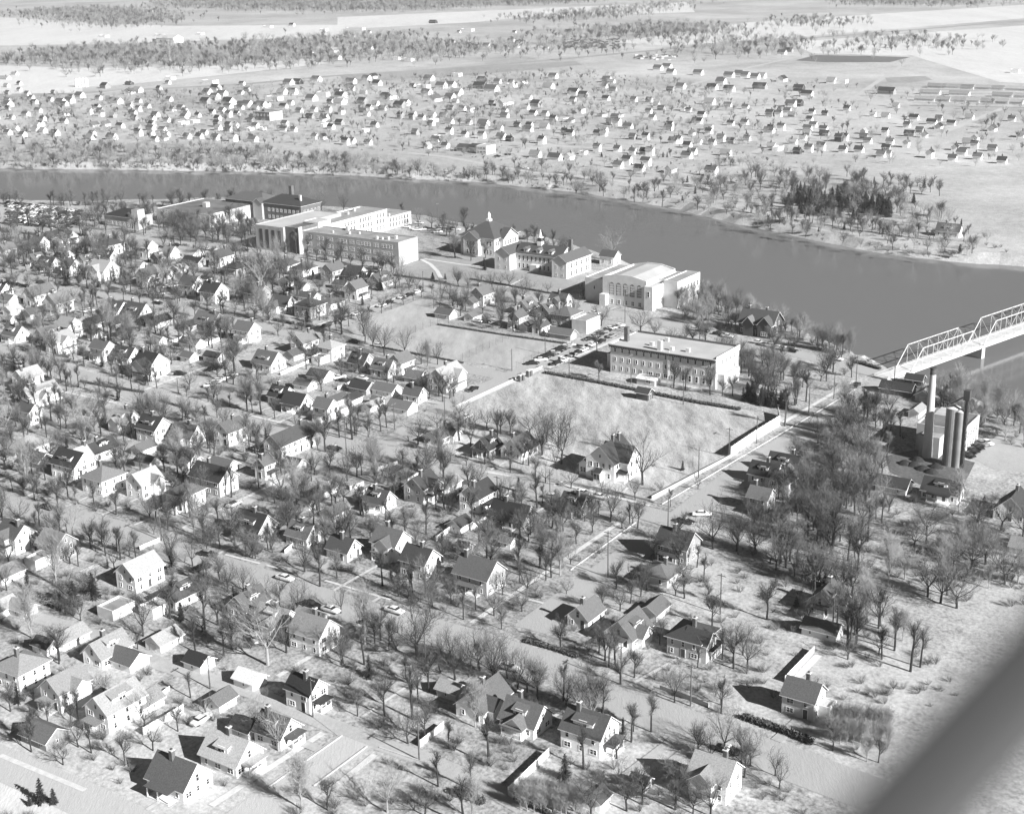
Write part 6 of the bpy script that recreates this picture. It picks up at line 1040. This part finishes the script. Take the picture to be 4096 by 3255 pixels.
row([(1740, 1145), (1290, 1322), (1000, 1436)], 6, 8, 4.5, 7, (3, 4)); row([(2330, 2358), (2600, 2162)], -7, 10, 6, 9); row([(1930, 2480), (2478, 2100)], 3.4, 9, 4.5, 7)
row([(0, 3000), (332, 3150)], 3, 9, 5, 8); row([(2500, 1590), (2950, 1650)], 0, 200, 4, 5)
for x in range(0, 5): row([(3000+x*25, 850+x*10), (3700+x*10, 960)], 0, 16, 5, 8)
# young nursery saplings in two gardens
for i in range(20):
    p = G(2080+(i % 10)*27+rt_.uniform(-5, 5), 3200+(i//10)*38+(i % 10)*4); add_tree(p, 3.6, 'p', 0)
for i in range(18):
    p = G(3330+(i % 9)*27+rt_.uniform(-4, 4), 2930+(i//9)*40+(i % 9)*3); add_tree(p, 4.6 if i < 9 else 3.6, 'p', 0)
print('trees', len(TREES))
# size in the picture decides which are individuals
def seen(t):
    x, y, s = proj((t[0], t[1], 0)); return x, y, s*t[2]
decor = []
for t in TREES:
    x, y, s = seen(t); vis = -40 < x < 4136 and 0 < y < 3400; decor.append((s if vis else 0, x, y, t))
big_ = sorted([d for d in decor if d[3][3] in 'dp'], key=lambda d: -d[0]-(60 if d[3][5] else 0)); shr = sorted([d for d in decor if d[3][3] == 'b'], key=lambda d: -d[0]); con = sorted([d for d in decor if d[3][3] == 'c'], key=lambda d: -d[0])
SN = dict(elm='vase-shaped bare elm', oak='broad low-forking bare tree', round='round-crowned bare tree', tall='tall slender bare tree', poplar='pale upright bare poplar', spruce='dark pointed spruce', bush='tangled bare bush')
def plant(d, cat, name):
    _, x, y, t = d; s = t[2]/H0[t[3]]; st = {'d': VAR, 'p': PALE, 'c': CON, 'b': BUSH}[t[3]][t[4]][4]; ph = SN[st] if not (t[3] == 'p' and st == 'elm') else 'pale-barked bare tree'
    o = thing(name, cat, ph, Vector((t[0], t[1], 0)), (t[0]*7.3) % 6.28, {'tree': 'bare trees of the town', 'spruce': 'evergreens', 'bush': 'garden bushes'}[cat]); o.scale = (s, s, s)
    a, b_ = tmesh(t[3], t[4]); link('trunk', a, o); link('crown', b_, o)
for d in big_[:296]: plant(d, 'tree', 'bare_tree')
for d in con[:60]: plant(d, 'spruce', 'spruce_tree')
for d in shr[:150]: plant(d, 'bush', 'bare_bush')
rest = [d[3] for d in big_[296:]]; restc = [d[3] for d in con[60:]]; restb = [d[3] for d in shr[150:]]
def instancer(name, items, grp, label):
    """one object holding all remaining plants, drawn with geometry nodes"""
    if not items: return
    col = bpy.data.collections.new(name+'_kinds'); keys = sorted({(t[3], t[4]) for t in items})
    for i, k in enumerate(keys):
        v = {'d': VAR, 'p': PALE, 'c': CON, 'b': BUSH}[k[0]][k[1]]; me = bpy.data.meshes.new('plant'); n = len(v[0].v)
        me.from_pydata(v[0].v+v[1].v, [], v[0].f+[tuple(q+n for q in f) for f in v[1].f]); me.materials.append(M[v[2]]); me.materials.append(M[v[3]])
        me.polygons.foreach_set('material_index', [0]*len(v[0].f)+[1]*len(v[1].f)); me.update(); col.objects.link(bpy.data.objects.new(f'kind_{i:02d}', me))
    me = bpy.data.meshes.new(name); me.from_pydata([(t[0], t[1], 0) for t in items], [], [])
    for an, ty, vals in (('pick', 'INT', [keys.index((t[3], t[4])) for t in items]), ('turn', 'FLOAT', [(t[0]*7.3+t[1]) % 6.28 for t in items]), ('size', 'FLOAT', [t[2]/H0[t[3]] for t in items])):
        at = me.attributes.new(an, ty, 'POINT'); at.data.foreach_set('value', vals)
    o = bpy.data.objects.new(name, me); C.objects.link(o); o['kind'] = 'stuff'; o['label'] = label
    ng = bpy.data.node_groups.new(name, 'GeometryNodeTree'); ng.interface.new_socket('Geometry', in_out='INPUT', socket_type='NodeSocketGeometry'); ng.interface.new_socket('Geometry', in_out='OUTPUT', socket_type='NodeSocketGeometry')
    N = ng.nodes; L = ng.links; gi, go = N.new('NodeGroupInput'), N.new('NodeGroupOutput'); ip = N.new('GeometryNodeInstanceOnPoints'); ci = N.new('GeometryNodeCollectionInfo'); ci.inputs['Collection'].default_value = col; ci.inputs['Separate Children'].default_value = True; ci.inputs['Reset Children'].default_value = True; ip.inputs['Pick Instance'].default_value = True
    def na(nm, ty): q = N.new('GeometryNodeInputNamedAttribute'); q.data_type = ty; q.inputs['Name'].default_value = nm; return q.outputs['Attribute']
    cx = N.new('ShaderNodeCombineXYZ'); L.new(na('turn', 'FLOAT'), cx.inputs[2]); sx = N.new('ShaderNodeCombineXYZ'); sa = na('size', 'FLOAT'); [L.new(sa, sx.inputs[i]) for i in range(3)]
    L.new(gi.outputs[0], ip.inputs['Points']); L.new(ci.outputs[0], ip.inputs['Instance']); L.new(na('pick', 'INT'), ip.inputs['Instance Index']); L.new(cx.outputs[0], ip.inputs['Rotation']); L.new(sx.outputs[0], ip.inputs['Scale']); L.new(ip.outputs[0], go.inputs[0])
    md = o.modifiers.new('plants', 'NODES'); md.node_group = ng; return o
instancer('distant_trees', rest, 'd', 'bare trees filling the far bank, the woods and the valley'); instancer('distant_evergreens', restc, 'c', 'dark evergreens of the far riverbank plantation'); instancer('undergrowth', restb, 'b', 'bare scrub and bushes along banks and gardens')
print('individual', min(296, len(big_)), 'rest', len(rest), len(restc), len(restb))

# ------------------------------------------------------------------ wing strut of the aircraft, close to the lens
def ray(x, y, d):
    v = fw*FPX+rt*(x-2048)-up*(y-1627.5); v = v/np.linalg.norm(v); return Vector((v[0]*d, v[1]*d, CAM_H+v[2]*d))
p0, p1 = ray(4700, 2090, 1.45), ray(3200, 3720, 1.25); mid = (p0+p1)/2; ax = (p1-p0); L_ = ax.length; ax.normalize()
mb = MB(); mb.smooth = True; view = (mid-Vector((0, 0, CAM_H))).normalized(); sd_ = ax.cross(view).normalized(); n_ = 20; ch, th = .043, .016
prev = None
for s in (0, 1):
    c = p0-mid+ax*L_*s; ring = [c+sd_*ch*math.cos(6.2832*i/n_)+view*th*math.sin(6.2832*i/n_)*(1.2 if math.cos(6.2832*i/n_) > 0 else .8) for i in range(n_)]
    if prev:
        for i in range(n_): mb.face([prev[i], prev[(i+1) % n_], ring[(i+1) % n_], ring[i]], 'strut')
    mb.face(ring, 'strut'); prev = ring
o = link('aircraft_wing_strut', mb.mesh('aircraft_wing_strut'), None, mid); o['category'] = 'aircraft strut'; o['label'] = 'blurred grey wing strut of the aircraft crossing the bottom corner'

# ------------------------------------------------------------------ haze
HAZE = 0.00008
if HAZE:
    hm = bpy.data.materials.new('haze'); hm.use_nodes = True; N = hm.node_tree.nodes; N.clear(); pv = N.new('ShaderNodeVolumePrincipled'); pv.inputs['Density'].default_value = HAZE; pv.inputs['Color'].default_value = (.97, .97, .97, 1); pv.inputs['Anisotropy'].default_value = .2
    ou = N.new('ShaderNodeOutputMaterial'); hm.node_tree.links.new(pv.outputs[0], ou.inputs['Volume'])
    me = bpy.data.meshes.new('haze'); bm = bmesh.new(); bmesh.ops.create_cube(bm, size=1); bm.to_mesh(me); bm.free(); me.materials.append(hm); o = link('haze', me); o.scale = (19000, 15500, 160); o.location = (0, 6900, 73.5); o['kind'] = 'stuff'

# ------------------------------------------------------------------ labels: what each thing is, counted from a landmark anyone can find
LM = [('the long flat-roofed school', 1330, 1030), ('the dark brick school', 1160, 880), ('the riverside parking lot', 180, 870), ('the tower hall', 560, 910), ('the cupola school', 1960, 1000), ('the dormered school', 2150, 1060), ('the gymnasium', 2480, 1200), ('the dormitory', 2650, 1520), ('the field shed', 2575, 1598), ('the white corner farmhouse', 2440, 1925),
      ('the playing field', 2350, 1700), ('the sports lawn', 1850, 1390), ('the gate pillars', 2110, 1510), ('the half-timbered house', 3030, 1320), ('the truss bridge', 3700, 1480), ('the smoke stack', 3707, 1827), ('the evergreen clump', 3060, 1620), ('the white board fence', 3020, 1765), ('the farmhouse street crossing', 2680, 2070), ('the crossing on the middle street', 600, 1590),
      ('the six-car lawn lot', 885, 1520), ('the flat-fronted garage corner', 1600, 1745), ('the long white lane house', 1165, 1805), ('the lane entrance', 655, 2165), ('the dark barn-like bungalow', 1020, 2135), ('the gambrel house', 1680, 2290), ('the big brown hip house', 1925, 2345), ('the lower street junction', 2180, 2530), ('the two flat-topped garages', 545, 2450), ('the brick-sided house', 235, 2225),
      ('the twin spruces', 340, 2410), ('the big dormered white house', 1255, 2580), ('the lone white cottage', 1225, 2815), ('the pale end garage', 1000, 2735), ('the head of the corner street', 1420, 2950), ('the long white garden fence', 655, 2890), ('the white barn-roofed house', 925, 3050), ('the pyramid-roofed house', 95, 2730), ('the spruces in the bottom yard', 170, 3200), ('the nursery garden', 2200, 3210),
      ('the shed-dormered house', 2360, 2975), ('the pointed white house', 2855, 3165), ('the turreted house', 2765, 2595), ('the tall lone pole', 2881, 2456), ('the ravine house', 3300, 2430), ('the sunroom house', 3240, 2850), ('the ravine woods', 3300, 2100), ('the ravine-edge white gables', 3130, 1960), ('the sandy slope', 3800, 2450), ('the hip-roofed corner house', 1240, 1260),
      ('the curved campus walk', 1750, 1080), ('the flat-porched house', 2340, 1320), ('the half-timbered gable', 190, 1360), ('the cross-gabled corner house', 610, 1500), ('the shed-dormered long house', 165, 1605), ('the chimneyed house', 620, 1755), ('the dark-roofed hall house', 860, 1955), ('the steep-gabled house', 300, 1900), ('the pyramid-roofed street house', 420, 1955), ('the car park lawn', 1000, 1540),
      ('the brick block over the river', 1073, 478), ('the lone pasture hall', 680, 172), ('the white tanks', 330, 345), ('the banded riverside house', 1905, 612), ('the big far-bank elm', 2400, 765), ('the far low flat house', 3110, 600), ('the ploughed field', 3400, 237), ('the barrack rows', 3900, 400), ('the far cabin', 3796, 944), ('the far pine plantation', 3330, 830), ('the bluff', 500, 620), ('the scrap yard', 2370, 175), ('the far gabled lodge', 2846, 704),
      ('the pale mast', 1605, 530), ('the far hip-roofed bungalows', 2430, 465), ('the long flat shop', 2655, 490), ('the light riverside lane', 800, 540), ('the far railway', 1700, 285), ('the far silo shed', 518, 340), ('the four far terrace houses', 3500, 620), ('the two riverside white houses', 2180, 640), ('the big gables on the bluff', 400, 560), ('the triple garages', 1080, 565), ('the far dark-ended terrace', 1980, 350)]
ORD = ['', 'second ', 'third ', 'fourth ', 'fifth ', 'sixth ', 'seventh ', 'eighth ', 'ninth ', 'tenth ', 'eleventh ', 'twelfth ']+[f'{w_} ' for w_ in ('thirteenth', 'fourteenth', 'fifteenth', 'sixteenth', 'seventeenth', 'eighteenth', 'nineteenth', 'twentieth')]
bk = {}
for e in ALL:
    o, ph, x, y, cat = e; ys = 1.7 if y > 900 else 2.6
    d = [(math.hypot(x-a, (y-b_)*ys), n, a, b_) for n, a, b_ in LM]; dd, n, a, b_ = min(d)
    if abs(x-a) < 8 and abs(y-b_)*ys < 25 and False: rel = 'at'
    ang = math.atan2((y-b_)*ys, x-a); rel = ('right of', 'front-right of', 'in front of', 'front-left of', 'left of', 'back-left of', 'behind', 'back-right of')[int(round(ang/(math.pi/4))) % 8]
    rel = rel.replace('just ', ''); bk.setdefault((ph, n, rel), []).append((dd, o))
for (ph, n, rel), lst in bk.items():
    lst.sort(key=lambda t: t[0])
    for i, (_, o) in enumerate(lst):
        if len(lst) == 1: o['label'] = f'{ph} {rel} {n}'
        elif i < len(ORD): o['label'] = (f'{ORD[i]}{ph}' if i else f'nearest {ph}')+f' {rel} {n}'
        else: o['label'] = f'{ph} in the far part {rel} {n}'
